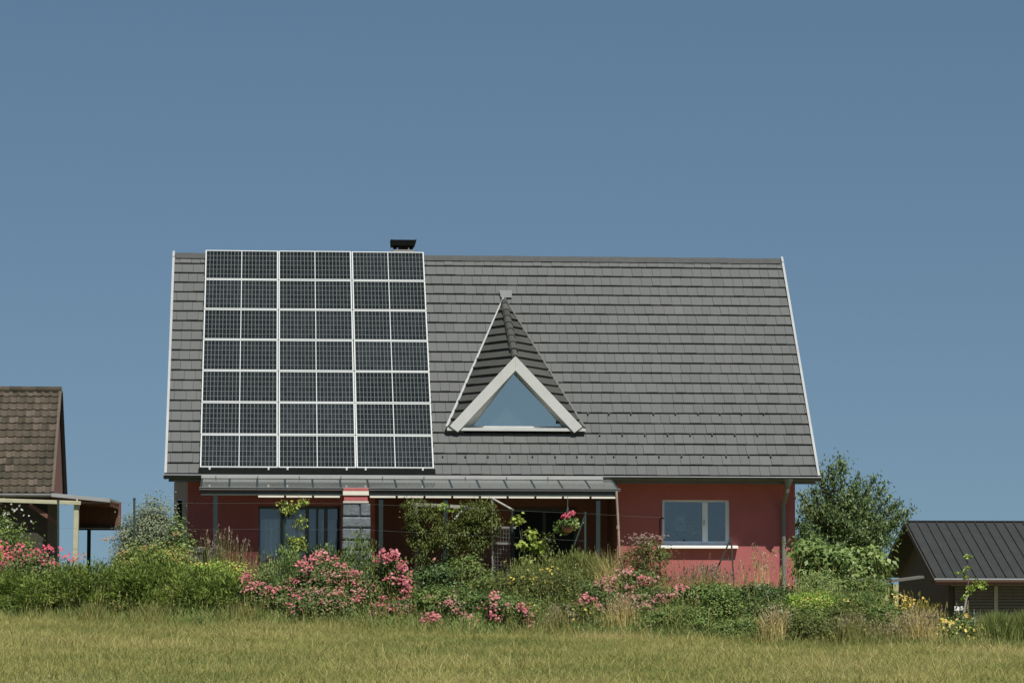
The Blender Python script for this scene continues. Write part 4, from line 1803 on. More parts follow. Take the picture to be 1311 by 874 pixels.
# depth of the ridge from the run of the verge in the photograph
best = None
for k in range(20, 80):
    v = k * .1
    q = sl_(1159, 669.5, v)
    e = abs(q.x - f0.x)
    if best is None or e < best[0]:
        best = (e, v, q)
VS, rk = best[1], best[2]
sx1 = 9.0
b_e = sl_(1140, 726, VS * 2)


def seam_roof(mb):
    mb.prism([f0, Vector((sx1, f0.y, f0.z)), Vector((sx1, VS, rk.z)), Vector((f0.x, VS, rk.z))], (0, 0, .05))
    zb = f0.z
    mb.prism([Vector((f0.x, VS + .002, rk.z)), Vector((sx1, VS + .002, rk.z)), Vector((sx1, 2 * VS, zb)), Vector((f0.x, 2 * VS, zb))], (0, 0, .05))
    x = f0.x + .02
    while x < sx1:
        mb.beam(Vector((x, f0.y - .01, f0.z + .065)), Vector((x, VS, rk.z + .065)), .022, .035)
        x += .255
    mb.beam(Vector((f0.x - .02, VS, rk.z + .06)), Vector((sx1, VS, rk.z + .06)), .16, .03)


mb = MB(); seam_roof(mb)
sroof = mb.build('roof', M['seam'], shed)
MB().tube([Vector((f0.x - .03, f0.y - .05, f0.z + .0)), Vector((sx1, f0.y - .05, f0.z + .0))], .035, 8).build('gutter', M['zinc'], sroof)
MB().box((f0.x + .02, f0.y + .02, f0.z - .13), (sx1, f0.y + .05, f0.z - .02)).build('fascia', M['woodbrown'], sroof)
mb = MB().beam(Vector((f0.x - .02, f0.y, f0.z - .03)), Vector((f0.x - .02, VS, rk.z - .03)), .03, .12)
mb.beam(Vector((f0.x - .02, 2 * VS, f0.z - .03)), Vector((f0.x - .02, VS + .003, rk.z - .03)), .03, .12)
mb.build('barge_board', M['wooddark'], sroof)
gi = f0.x + .45
wy = .5
mb = MB().prism([(gi, wy, -.5), (gi, 2 * VS - .4, -.5), (gi, 2 * VS - .4, f0.z - .05), (gi, VS, rk.z - .1), (gi, wy, f0.z - .02)], (.1, 0, 0))
mb.build('gable_wall', M['shedwall'], shed)
MB().box((gi + .101, wy, -.5), (sx1, wy + .1, f0.z - .05)).build('wall', M['shedwall'], shed)
q = [sl_(x, 760, wy).x for x in (1222, 1272, 1277, 1330)]
zt_ = sl_(1250, 750, wy).z
zb2 = sl_(1250, 786, wy).z
for a, b in ((q[0], q[1]), (q[2], q[3])):
    d_ = MB()
    n_ = 9
    for i in range(n_):
        z0 = zb2 + (zt_ - zb2) * i / n_
        d_.box((a, wy - .05, z0), (b, wy - .012, z0 + (zt_ - zb2) / n_ - .012))
    d_.build('shutter', mat('slatted_door', (.075, .068, .055), .7, var=.2), shed)
MB().box((q[0] - .1, wy - .06, zt_ + .004), (q[3], wy - .002, zt_ + .07)).build('door_rail', mat('grey_rail', (.13, .14, .135), .6), shed)
MB().box((q[1] + .002, wy - .07, -.5), (q[2] - .002, wy - .003, zt_ + .003)).build('door_post', M['woodgrey'], shed)
MB().box((q[0], wy - .07, zb2 - .06), (q[3], wy - .002, zb2 - .01)).build('door_sill', MATS['grey_rail'], shed)
aw0, aw1 = sl_(1138, 743.5, .1), sl_(1180, 738, .1)
MB().beam(aw0 + Vector((-.2, 0, -.03)), aw1, .6, .06).build('side_canopy', mat('grey_canopy_sheet', (.09, .088, .078), .7), shed)
MB().beam(aw0 + Vector((.1, .2, -.05)), Vector((aw0.x + .1, .3, -.8)), .08, .08, (0, 1, 0)).build('canopy_post', M['wooddark'], shed)

# ================================================================== TREE on the right of the house
def shoots_tree(name, label, cx_px, D, base_y, shoots, leaf, lsize, n_per, spread, trunk_r=.09):
    b = at(cx_px, 712, D)
    g = tz(b.x, D)
    root = empty(name, (b.x, D, g), 0, label, 'tree')
    mb = MB()
    Vs, Qs, Rs, o = [], [], [], 0
    fork = Vector((0, 0, .7))
    mb.tube([(0, 0, -.1), (0.02, 0, .35), fork], [trunk_r, trunk_r * .85, trunk_r * .7], 8)
    lm = MB()
    for (sx, sy, dd, wd) in shoots:
        t = at(sx, sy, D + dd) - Vector((b.x, D, g))
        mid = fork.lerp(t, .5) + Vector((t.x * -.10, 0, .16 * t.z * .5))
        pts = []
        for k in range(8):
            u = k / 7
            pts.append(fork * (1 - u) ** 2 + mid * 2 * u * (1 - u) + t * u * u)
        lm.tube(pts, [trunk_r * .5 * (1 - .88 * k / 7) for k in range(8)], 5)
        m = int(n_per * wd)
        u = RNG.random(m) ** .75
        u = .28 + .74 * u
        P = np.array([(1 - v) ** 2 * np.array(fork) + 2 * v * (1 - v) * np.array(mid) + v * v * np.array(t) for v in u])
        rad = spread * wd * (1.08 - u * .80)
        # sub-twigs: clumps round the shoot
        nc = 22
        cu = .3 + .7 * RNG.random(nc)
        cd = RNG.normal(size=(nc, 3))
        k = RNG.integers(0, nc, m)
        cen = np.array([(1 - v) ** 2 * np.array(fork) + 2 * v * (1 - v) * np.array(mid) + v * v * np.array(t) for v in cu]) + cd * (spread * wd * (1.05 - cu * .8))[:, None] * .55
        use = RNG.random(m) < .8
        P = np.where(use[:, None], cen[k] + RNG.normal(size=(m, 3)) * (.075 + .05 * wd), P + RNG.normal(size=(m, 3)) * rad[:, None] * .5)
        A = RNG.normal(size=(m, 3)) * .55 + np.array([[t.x * .12, 0, .75]])
        N = nrm(RNG.normal(size=(m, 3)) + np.array([[0, -.4, .6]]))
        L = lsize * RNG.uniform(.7, 1.3, m)
        V, Q, r = leaf_arrays(P, A, N, L, L * .42, np.clip(RNG.random(nc)[k] * .5 + RNG.random(m) * .5, 0, 1))
        Vs.append(V); Qs.append(Q + o); Rs.append(r); o += len(V)
    mb.build('trunk', M['bark'], root, smooth=True)
    lm.build('limbs', M['bark'], root)
    np_mesh('crown', np.concatenate(Vs), np.concatenate(Qs), np.concatenate(Rs), LEAF[leaf], root)
    return root


shoots_tree('hazel_tree', 'dark green tree with upright leafy shoots behind the right corner of the red house', 1075, 79.0, 760,
            [(1077, 590, 0, 1.0), (1052, 608, .3, 1.0), (1100, 604, -.2, .8), (1121, 611, .2, .7), (1132, 622, 0, .6), (1156, 640, .1, .6), (1160, 660, .1, .7), (1112, 626, 0, .8), (1064, 600, -.3, .9), (1088, 632, -.5, 1.1), (1108, 640, -.4, 1.1), (1141, 634, .1, .75),
             (1165, 652, 0, .65), (1150, 668, -.2, .8), (1128, 664, -.4, 1.0), (1040, 628, -.2, 1.0), (1030, 650, -.3, 1.1), (1056, 650, -.6, 1.2), (1080, 665, -.7, 1.2), (1104, 680, -.7, 1.1), (1134, 690, -.3, .9),
             (1040, 690, -.6, 1.2), (1066, 700, -.8, 1.2), (1020, 670, 0, 1.0), (1120, 705, -.6, 1.0), (1095, 655, .5, 1.2), (1060, 630, .5, 1.1), (1024, 632, .2, .9), (1150, 690, -.3, .8), (1126, 722, -.5, 1.1), (1090, 725, -.8, 1.2), (1050, 728, -.8, 1.2), (1112, 660, .2, 1.1), (1136, 676, .2, 1.0)],
            'tree', .09, 850, .22)

# ================================================================== SHRUBS AND FLOWERS
HEDGE = 'shrubs of the flower hedge'
# --- left end
plant('rose_bush', 'rose bush with crowded vivid pink red blooms at the far left edge', 'rose bush', -30, 98, 694, 69.2, 'rose', .055, .6, 4, group='rose bushes in bloom',
      blossoms=[('vivid', [(10, 706, 16, 12), (28, 700, 10, 8), (45, 708, 22, 9), (20, 716, 22, 8), (60, 702, 12, 6), (78, 703, 8, 5), (8, 722, 14, 8), (84, 712, 9, 4), (-12, 708, 14, 12), (96, 716, 8, 5), (64, 722, 14, 6)], 13, .046), ('faded', [(60, 716, 26, 6), (100, 712, 12, 5), (30, 730, 30, 6)], 10, .04)])
plant('flowering_shrub', 'leafy shrub with pale white blossom under the barn eaves at the far left', 'shrub', -40, 46, 640, 74, 'green', .07, .55, 3, blossoms=[('whitep', [(8, 656, 16, 10), (28, 650, 14, 8), (36, 662, 10, 8), (12, 672, 14, 8)], 2.5, .045)], stems=6)
plant('leafy_branch_shrub', 'tall thin green shrub crossing the barn roof at the left edge', 'shrub', -46, 18, 602, 73, 'green', .065, .5, 1.2, stems=6, nl=4)
plant('bright_shrub', 'small bright yellow green shrub at the left edge above the red roses', 'shrub', -22, 12, 664, 70.2, 'bright', .06, .5, 4, nl=3)
plant('spreading_juniper', 'spreading feathery green juniper below the red roses at the left', 'juniper', -40, 92, 722, 68.3, 'juniper', .12, .22, 5, habit='feather', group='junipers along the left bank', flat=.6)
plant('spreading_juniper', 'spreading feathery green juniper in front of the pale pergola post', 'juniper', 60, 178, 712, 68.6, 'juniper', .12, .22, 5, habit='feather', group='junipers along the left bank', flat=.6)
plant('spreading_juniper', 'spreading feathery green juniper below the silver leaved shrub', 'juniper', 140, 256, 711, 68.3, 'juniper', .12, .22, 5, habit='feather', group='junipers along the left bank', flat=.6)
plant('spreading_juniper', 'spreading feathery green juniper just left of the first salmon roses', 'juniper', 222, 322, 722, 67.8, 'juniper', .12, .22, 5, habit='feather', group='junipers along the left bank', flat=.5)
plant('silver_shrub', 'tall silver grey leaved shrub at the left corner of the red house', 'shrub', 146, 243, 626, 71.6, 'silver', .058, .42, 15, stems=8, shell=.4, cr=.20)
plant('russet_shrub', 'green shrub with russet orange tips in front of the silver leaved shrub', 'shrub', 128, 256, 682, 70.0, 'orange', .06, .5, 4, blossoms=[('russet', [(140, 690, 14, 5), (190, 700, 14, 5), (160, 706, 12, 4), (225, 684, 10, 5)], 9, .04)])
plant('privet_shrub', 'yellow green leafy shrub leaning on the left end of the red wall', 'shrub', 205, 252, 655, 71.2, 'broad', .07, .5, 4, nl=4)
grass_clump('seed_grass', 'tall dry seed grass standing before the red wall left of the glass door', 'grass clump', 238, 335, 668, 69.6, 'drygreen', 240, .010, .18, ('mauve', .35, .16), dep=.7)
plant('low_green_shrub', 'low yellow dotted green shrub beneath the dark garden bin', 'shrub', 222, 330, 716, 68.9, 'bright', .05, .5, 4, flat=.7, blossoms=[('yellow', [(258, 723, 20, 5), (300, 725, 24, 6), (236, 727, 12, 4)], 5, .035)], nl=6)
plant('climbing_vine', 'yellow green vine hanging on the wire fence before the glass door', 'vine', 360, 400, 636, 70.1, 'lime', .055, .7, 3.4, dep=.3, nl=5, cr=.10, stems=4, habit='droop',
      lobes=lambda w, h, d: [(0, 0, h * .92, w * .5, .12, h * .05), (-w * .26, 0, h * .84, w * .2, .1, h * .08), (w * .2, 0, h * .72, w * .13, .1, h * .14), (0, 0, h * .52, w * .24, .12, h * .12), (.02, 0, h * .34, w * .22, .14, h * .14), (0, 0, h * .14, w * .25, .12, h * .12)])
plant('tall_leafy_plant', 'tall leafy green plant in front of the sliding glass door', 'shrub', 336, 402, 690, 69.0, 'broad', .07, .45, 3, nl=5, habit='up')
plant('tall_leafy_plant', 'tall leafy green stems rising in front of the stone pillar', 'shrub', 425, 488, 672, 69.0, 'green', .07, .42, 2.6, nl=7, habit='up', stems=8)
plant('tall_leafy_plant', 'tall leafy green stems between the glass door and the stone pillar', 'shrub', 396, 436, 676, 69.2, 'broad', .06, .42, 2.2, nl=5, habit='up')

# --- roses, left to right
RB = 'rose bushes in bloom'
plant('rose_bush', 'low salmon pink rose bush at the right end of the junipers', 'rose bush', 306, 372, 726, 67.6, 'rose', .055, .6, 4.5, group=RB,
      blossoms=[('pink', [(316, 738, 9, 8), (330, 748, 14, 5), (348, 752, 13, 6), (322, 752, 10, 5)], 26, .045), ('faded', [(340, 760, 18, 5)], 14, .035)])
plant('rose_bush', 'broad salmon rose bush with faded blooms below the sliding glass door', 'rose bush', 360, 478, 706, 67.9, 'rose', .055, .6, 4.5, group=RB,
      blossoms=[('pink', [(402, 718, 16, 8), (412, 708, 12, 5), (394, 729, 12, 6), (436, 724, 12, 5), (408, 744, 12, 4), (440, 744, 26, 4), (460, 748, 12, 4), (384, 722, 10, 6), (424, 714, 12, 5), (450, 732, 14, 5), (380, 742, 12, 5)], 22, .043), ('faded', [(440, 762, 22, 7), (466, 772, 14, 6), (376, 764, 14, 5), (406, 756, 18, 5), (420, 735, 30, 8), (390, 760, 18, 8), (402, 772, 16, 6), (452, 735, 16, 5), (370, 752, 12, 5)], 15, .04)])
plant('rose_bush', 'tall rose bush covered by a column of bright pink blooms below the stone pillar', 'rose bush', 462, 536, 702, 67.5, 'rose', .055, .6, 4.5, group=RB,
      blossoms=[('pink', [(497, 714, 16, 7), (507, 706, 7, 4), (490, 705, 5, 4), (516, 726, 10, 8), (520, 745, 9, 12), (519, 762, 10, 10), (507, 774, 9, 9), (522, 778, 7, 7), (500, 784, 8, 7), (492, 765, 10, 6), (503, 740, 12, 6)], 46, .046),
                ('faded', [(480, 752, 10, 6), (486, 778, 10, 6)], 16, .04)])
plant('dark_shrub', 'dense dark green shrub right of the bright pink rose column', 'shrub', 522, 600, 716, 67.7, 'dark', .06, .55, 5, group=HEDGE)
plant('rose_bush', 'small low rose bush with a ball of coral blooms at the meadow edge', 'rose bush', 534, 574, 770, 66.0, 'rose', .05, .6, 4, group=RB, blossoms=[('pink', [(553, 789, 13, 7), (548, 794, 14, 5), (566, 798, 8, 4)], 34, .042)], nl=3)
plant('rose_bush', 'low mauve pink rose bush before the dense dark shrub', 'rose bush', 560, 606, 760, 66.4, 'dark', .05, .6, 4, group=RB, blossoms=[('faded', [(578, 772, 15, 7), (600, 787, 10, 5), (586, 780, 10, 6)], 24, .04), ('pink', [(574, 770, 6, 3), (616, 797, 9, 5)], 20, .04)], nl=3)
plant('green_shrub', 'mid green shrub below the climbing plant of the arbor', 'shrub', 556, 640, 704, 68.6, 'green', .065, .5, 4, group=HEDGE, blossoms=[('faded', [(578, 738, 12, 4), (556, 718, 8, 4)], 8, .035)])
plant('dark_shrub', 'small round dark green shrub between two low rose bushes', 'shrub', 590, 632, 752, 66.8, 'dark', .055, .5, 5, nl=4, group=HEDGE)
plant('rose_bush', 'upright narrow rose bush of pale pink blooms left of the yellow flowered shrub', 'rose bush', 616, 652, 752, 66.3, 'rose', .05, .6, 4, group=RB, blossoms=[('pink', [(632, 763, 8, 6), (630, 785, 7, 7)], 30, .042), ('faded', [(633, 775, 10, 7), (636, 790, 8, 5), (650, 774, 6, 4)], 24, .04)], nl=3)
plant('potentilla_shrub', 'wide olive leaved shrub dotted with small yellow flowers', 'shrub', 618, 762, 722, 67.6, 'olive', .042, .55, 4.2, nl=9, flat=.6, blossoms=[('yellow', [(655, 758, 12, 7), (690, 744, 40, 14), (725, 752, 30, 14), (674, 740, 30, 8), (715, 730, 30, 8), (668, 770, 20, 8), (700, 790, 30, 8)], 2.0, .042)])
plant('rose_bush', 'low rose bush with one coral pink spray below the yellow flowered shrub', 'rose bush', 652, 694, 764, 65.7, 'olive', .05, .6, 3.5, group=RB, blossoms=[('pink', [(671, 780, 8, 5), (668, 776, 6, 4)], 36, .042), ('faded', [(676, 788, 9, 7), (680, 797, 6, 6)], 18, .04)], nl=3)
plant('meadow_plant', 'feathery yellow green meadow plants left below the hanging basket', 'plant', 640, 706, 706, 69.4, 'meadow', .10, .16, 3, habit='up', nl=6)
plant('meadow_plant', 'feathery yellow green meadow plants below the hanging basket', 'plant', 694, 782, 698, 69.6, 'meadow', .10, .16, 3.2, habit='up', nl=7, flat=.5)
plant('maple_sapling', 'sapling with large lime green leaves right of the metal trellis', 'sapling', 654, 698, 661, 69.9, 'lime', .10, .85, 3.6, dep=.5, nl=6, cr=.12, stems=4, fold=.12,
      lobes=lambda w, h, d: [(-w * .28, 0, h * .92, w * .22, .14, h * .06), (-w * .18, 0, h * .83, w * .2, .14, h * .07), (w * .16, 0, h * .5, w * .22, .14, h * .08), (0, 0, h * .34, w * .26, .14, h * .08), (0, 0, h * .74, w * .32, .16, h * .10), (-w * .1, 0, h * .62, w * .2, .14, h * .07), (w * .22, 0, h * .60, w * .2, .15, h * .10), (w * .1, 0, h * .42, w * .3, .16, h * .10), (w * .05, 0, h * .2, w * .2, .15, h * .15)])
plant('thin_shrub', 'thin dull green shrub between the lime sapling and the hanging basket', 'shrub', 684, 712, 656, 70.4, 'wisteria', .055, .45, 2.0, dep=.4, nl=4)
# climbing plant on the arbor
plant('climbing_plant', 'bushy green climbing plant covering the left post of the wooden arbor', 'climber', 517, 560, 638, 70.5, 'wisteria', .06, .42, 4.4, dep=.7, stems=6, habit='droop', cr=.14,
      lobes=lambda w, h, d: [(-.1 * w, 0, h * .86, w * .46, .3, h * .13), (.2 * w, 0, h * .80, w * .34, .3, h * .14), (-.08 * w, 0, h * .66, w * .36, .3, h * .14), (.05 * w, 0, h * .5, w * .42, .3, h * .12), (0, 0, h * .38, w * .25, .2, h * .1), (0, 0, h * .2, w * .12, .1, h * .15)])
plant('climbing_plant', 'drooping green climbing plant hanging from the middle of the wooden arbor', 'climber', 552, 592, 664, 70.45, 'wisteria', .06, .42, 4.0, dep=.6, stems=5, habit='droop', cr=.13,
      lobes=lambda w, h, d: [(0, 0, h * .80, w * .46, .3, h * .2), (.1 * w, 0, h * .6, w * .34, .3, h * .18), (-.2 * w, 0, h * .68, w * .3, .3, h * .1), (.1 * w, 0, h * .38, w * .2, .2, h * .16)])
plant('climbing_plant', 'large green climbing plant hanging over the right end of the wooden arbor', 'climber', 583, 642, 642, 70.5, 'wisteria', .06, .42, 4.6, dep=.8, stems=6, habit='droop', cr=.15,
      lobes=lambda w, h, d: [(0, 0, h * .86, w * .48, .35, h * .13), (-.18 * w, 0, h * .70, w * .32, .35, h * .17), (.14 * w, 0, h * .72, w * .36, .35, h * .14), (-.16 * w, 0, h * .52, w * .24, .3, h * .14), (.05 * w, 0, h * .56, w * .2, .3, h * .12)])
plant('climbing_plant', 'thin green runner trailing along the top beam of the wooden arbor', 'climber', 556, 590, 642, 70.6, 'bright', .06, .4, .9, dep=.3, stems=0, ybase=656, nl=4, cr=.06)
grass_clump('ornamental_grass', 'fine arching beige ornamental grass beside the rusty downpipe', 'grass clump', 762, 802, 690, 69.3, 'dry', 420, .009, .75, None, dep=.5)
plant('dusky_shrub', 'dusky green shrub with mauve seed tops left of the white window', 'shrub', 792, 860, 682, 69.2, 'olive', .055, .5, 4, nl=7, flat=.5, blossoms=[('mauve', [(808, 687, 18, 5), (832, 686, 22, 5), (848, 688, 10, 4), (820, 694, 24, 5)], 16, .035)])
plant('rose_bush', 'rose bush with deep pink clusters right of the yellow flowered shrub', 'rose bush', 732, 792, 736, 67.0, 'rose', .052, .6, 4, group=RB, blossoms=[('pink', [(752, 766, 14, 7), (766, 774, 10, 5), (744, 774, 8, 5)], 32, .043), ('faded', [(775, 745, 16, 8), (780, 754, 12, 5), (772, 785, 10, 6), (785, 740, 10, 4)], 17, .04)])
plant('rose_bush', 'pale pink rose bush growing below the dusky shrub', 'rose bush', 784, 846, 726, 67.4, 'rose', .052, .6, 4, group=RB, blossoms=[('faded', [(800, 732, 14, 5), (806, 752, 12, 7), (834, 742, 10, 5)], 20, .04), ('pink', [(825, 744, 10, 7), (818, 738, 8, 4), (806, 728, 8, 4)], 24, .043)])
plant('rose_bush', 'rose bush with faded pink clusters below the white window', 'rose bush', 818, 904, 744, 66.6, 'rose', .052, .6, 4, group=RB, blossoms=[('faded', [(840, 770, 16, 8), (830, 778, 12, 5), (858, 760, 14, 5), (850, 765, 10, 5), (893, 769, 6, 4)], 24, .042), ('pink', [(870, 752, 10, 5), (846, 764, 9, 5), (864, 760, 8, 4)], 24, .042)])
grass_clump('seed_grass', 'fine reddish seed grass before the sunlit wall below the white window', 'grass clump', 848, 958, 716, 68.9, 'drygreen', 420, .008, .3, ('mauve', .4, .12), dep=.8)
grass_clump('seed_grass', 'few tall pale grass stalks before the red wall right of the window', 'grass clump', 948, 996, 689, 69.2, 'dry', 34, .012, .12, ('seed', .8, .14), dep=.5)
plant('green_shrub', 'leafy mid green shrub below the white window, right of the faded roses', 'shrub', 872, 948, 740, 66.8, 'green', .06, .5, 7, group=HEDGE)
plant('low_green_shrub', 'low bushy grey green shrub at the meadow edge below the faded roses', 'shrub', 822, 922, 776, 65.2, 'green', .055, .5, 7, flat=.5, group=HEDGE)
plant('dark_shrub', 'dark green shrub at the foot of the right downpipe', 'shrub', 938, 1018, 744, 67.0, 'dark', .06, .52, 7, group=HEDGE)
plant('low_green_shrub', 'low grey green shrub below the right corner of the red house', 'shrub', 902, 990, 786, 64.6, 'green', .055, .5, 7, flat=.5, group=HEDGE)
plant('broad_leaved_shrub', 'large broad leaved light green shrub in front of the dark tree', 'shrub', 1016, 1146, 692, 72.0, 'broad', .125, .55, 8, nl=9, stems=8, fold=.15,
      lobes=lambda w, h, d: [(-w * .36, 0, h * .80, w * .16, .5, h * .2), (-w * .2, -.1, h * .70, w * .2, .5, h * .22), (-w * .02, -.1, h * .62, w * .22, .55, h * .22), (w * .2, 0, h * .6, w * .22, .5, h * .24), (w * .36, 0, h * .5, w * .15, .5, h * .26), (0, 0, h * .3, w * .46, .6, h * .3), (-w * .3, 0, h * .4, w * .2, .5, h * .3)])
plant('yellow_green_shrub', 'yellow dotted green shrub below the broad leaved shrub', 'shrub', 1004, 1086, 754, 66.6, 'bright', .052, .5, 6.5, blossoms=[('yellow', [(1040, 772, 20, 8), (1056, 776, 14, 6), (1020, 780, 14, 6)], 3, .035)], group=HEDGE)
plant('green_shrub', 'mid green shrub under the right side of the broad leaved shrub', 'shrub', 1070, 1150, 762, 66.2, 'green', .06, .5, 6.5, group=HEDGE, blossoms=[('ochre', [(1085, 768, 12, 5), (1110, 775, 14, 5)], 4, .035)])
plant('low_green_shrub', 'low tangled green shrub at the meadow edge below the yellow dotted shrub', 'shrub', 992, 1080, 784, 64.2, 'olive', .055, .45, 6.5, flat=.5, group=HEDGE)
plant('goldenrod', 'golden yellow feathery goldenrod left of the dark shed', 'goldenrod', 1132, 1206, 758, 66.4, 'golden', .085, .2, 4, habit='up', nl=7, blossoms=[('ochre', [(1150, 766, 16, 6), (1172, 766, 14, 5), (1160, 776, 20, 6)], 9, .035)])
plant('olive_shrub', 'dull olive shrub below the golden yellow goldenrod', 'shrub', 1090, 1190, 786, 64.6, 'olive', .06, .45, 6.5, flat=.4, group=HEDGE)
plant('rose_bush', 'low rose bush with many yellow blooms in front of the dark shed', 'rose bush', 1186, 1262, 784, 64.6, 'green', .052, .6, 4.4, group=RB, blossoms=[('yellow', [(1222, 798, 26, 10), (1236, 806, 22, 10), (1208, 808, 22, 9), (1244, 818, 16, 7), (1198, 802, 14, 7), (1222, 820, 22, 7)], 4.2, .045), ('ochre', [(1208, 794, 10, 5), (1236, 790, 10, 4)], 10, .04)])
DRY = 'dry grass clumps at the meadow edge'
grass_clump('dry_grass', 'beige dry grass clump between the deep pink and pale pink roses', 'grass clump', 772, 822, 756, 65.8, 'dry', 420, .009, .35, ('seed', .3, .12), DRY, .6)
grass_clump('dry_grass', 'beige dry grass tuft at the meadow edge left of the yellow dotted shrub', 'grass clump', 974, 1012, 768, 64.0, 'dry', 240, .009, .35, ('seed', .4, .12), DRY, .5)
grass_clump('dry_grass', 'half dry grass tuft below the broad leaved shrub', 'grass clump', 1060, 1122, 778, 63.8, 'drygreen', 420, .010, .4, ('seed', .2, .1), DRY, .6)
grass_clump('dry_grass', 'wide pale dry grass clump left of the yellow roses', 'grass clump', 1146, 1206, 770, 63.9, 'dry', 560, .009, .45, ('seed', .35, .12), DRY, .7)
grass_clump('dry_grass', 'olive dry grass tuft below the right end of the olive shrub', 'grass clump', 1108, 1162, 792, 63.4, 'drygreen', 420, .010, .4, ('seed', .25, .1), DRY, .6)
grass_clump('dry_grass', 'pale dry grass tuft below the yellow flowered olive shrub', 'grass clump', 690, 738, 768, 65.0, 'drygreen', 300, .009, .35, ('seed', .25, .1), DRY, .5)
grass_clump('dry_grass', 'grey green grass tuft below the left junipers', 'grass clump', 84, 150, 764, 67.0, 'drygreen', 420, .010, .5, None, DRY, .6)
grass_clump('dry_grass', 'pale grass tuft at the foot of the junipers below the silver shrub', 'grass clump', 158, 230, 762, 66.8, 'drygreen', 420, .010, .5, None, DRY, .6)
grass_clump('dry_grass', 'olive grass tuft below the salmon roses', 'grass clump', 262, 352, 764, 66.6, 'drygreen', 420, .010, .5, None, DRY, .6)
grass_clump('tall_green_grass', 'tall fresh green grass stand at the right edge before the shed', 'grass clump', 1246, 1304, 776, 64.4, 'meadow', 2600, .014, .3, None, dep=.9, var=.3)
grass_clump('tall_green_grass', 'tall fresh green grass stand cut by the right edge of the photo', 'grass clump', 1284, 1350, 774, 64.6, 'meadow', 2600, .014, .3, None, dep=.9, var=.3)
grass_clump('blue_grass', 'blue green spiky ornamental grass at the foot of the sapling', 'grass clump', 1236, 1268, 770, 65.4, 'blue', 150, .014, .5, None, dep=.4)

for (x0_, x1_, yt_, dd_, lf_, lab_) in (
        (886, 962, 752, 66.0, 'green', 'rounded mid green shrub in front of the dark shrub at the right downpipe, left side'),
        (950, 1022, 764, 65.4, 'rose', 'rounded dull green shrub between the dark shrub and the dry grass tuft'),
        (1000, 1066, 768, 65.3, 'green', 'bushy mid green shrub below the left side of the yellow dotted shrub'),
        (1050, 1116, 772, 65.2, 'olive', 'bushy olive shrub below the right side of the yellow dotted shrub'),
        (1100, 1168, 774, 65.1, 'green', 'bushy mid green shrub below the left side of the goldenrod'),
        (1016, 1086, 728, 69.6, 'broad', 'light green shrub filling the foot of the broad leaved shrub beside the house corner'),
        (1074, 1152, 738, 69.4, 'green', 'mid green shrub filling the foot of the broad leaved shrub on the shed side'),
        (1006, 1064, 660, 77.5, 'dark', 'tall dark green shrub squeezed between the red house corner and the dark tree'),
        (1244, 1300, 782, 65.6, 'green', 'green shrub behind the tall fresh grass below the slatted shed doors'),
        (700, 770, 766, 66.2, 'olive', 'low olive shrub below the right end of the yellow flowered shrub'),
        (780, 850, 758, 66.4, 'rose', 'low dull green shrub beneath the pale pink roses'),
        (470, 540, 768, 66.9, 'dark', 'low dark green shrub at the foot of the bright pink rose column'),
        (520, 610, 748, 67.0, 'green', 'low mid green shrub in front of the dense dark shrub'),
        (356, 470, 752, 67.1, 'rose', 'low dull green shrub at the foot of the broad salmon roses'),
        (596, 700, 760, 66.9, 'green', 'low mid green shrub in front of the wide yellow flowered shrub')):
    bl_spots = {356: [('pink', [(384, 764, 14, 6), (412, 770, 16, 5), (436, 758, 18, 6), (458, 768, 10, 6), (372, 774, 8, 4)], 20, .04), ('faded', [(400, 758, 24, 6), (430, 774, 26, 7), (460, 756, 12, 6), (384, 780, 16, 5)], 17, .038)],
                470: [('pink', [(500, 778, 12, 7), (520, 786, 10, 6), (484, 774, 10, 5)], 28, .042), ('faded', [(490, 784, 16, 6), (526, 776, 10, 6)], 18, .04)],
                520: [('faded', [(544, 764, 12, 5), (580, 762, 10, 5), (566, 782, 14, 5)], 12, .038)],
                780: [('pink', [(800, 768, 10, 5), (826, 774, 12, 5)], 20, .04), ('faded', [(812, 764, 20, 6), (838, 768, 10, 6), (796, 780, 14, 5)], 18, .038)],
                596: [('yellow', [(640, 782, 30, 8), (676, 776, 22, 8)], 2, .038), ('faded', [(612, 776, 12, 5)], 14, .038)],
                700: [('yellow', [(735, 784, 30, 10)], 2.4, .04)]}.get(x0_)
    plant('low_shrub', lab_, 'shrub', x0_, x1_, yt_, dd_, lf_, .058, .52, 6.5, group=HEDGE, flat=.4, blossoms=bl_spots)

# staked sapling on the right, plant tag
DSP = 66.0
sp_ = empty('young_tree', Vector((at(1240, 712, DSP).x, DSP, tz(at(1240, 712, DSP).x, DSP))), 0, 'slender young tree with sparse leaves in front of the shed roof', 'sapling')
q0_ = sp_.location.copy()
MB().tube([(0, 0, -.05), at(1239, 760, DSP) - q0_, at(1240, 735, DSP) - q0_, at(1241, 710, DSP) - q0_], [.026, .018, .012, .005], 7).build('trunk', M['bark'], sp_)
lob_ = []
for (x, y, rx, rz) in ((1240, 716, 6, 6), (1238, 730, 9, 7), (1242, 742, 9, 7), (1240, 756, 7, 8), (1252, 752, 9, 4), (1260, 747, 5, 3), (1230, 732, 4, 3), (1237, 766, 5, 5)):
    c = at(x, y, DSP) - q0_
    lob_.append((c.x, 0, c.z, rx * DSP / F, .1, rz * DSP / F))
P, O, T_ = clump_points(lob_, 260, cr=.05, cl=12)
m_ = len(P)
V, Q, r = leaf_arrays(P, RNG.normal(size=(m_, 3)) + np.array([[0, 0, .4]]), nrm(O + RNG.normal(size=(m_, 3)) * .6), RNG.uniform(.05, .09, m_), RNG.uniform(.025, .045, m_), T_)
np_mesh('crown', V, Q, r, LEAF['bright'], sp_)
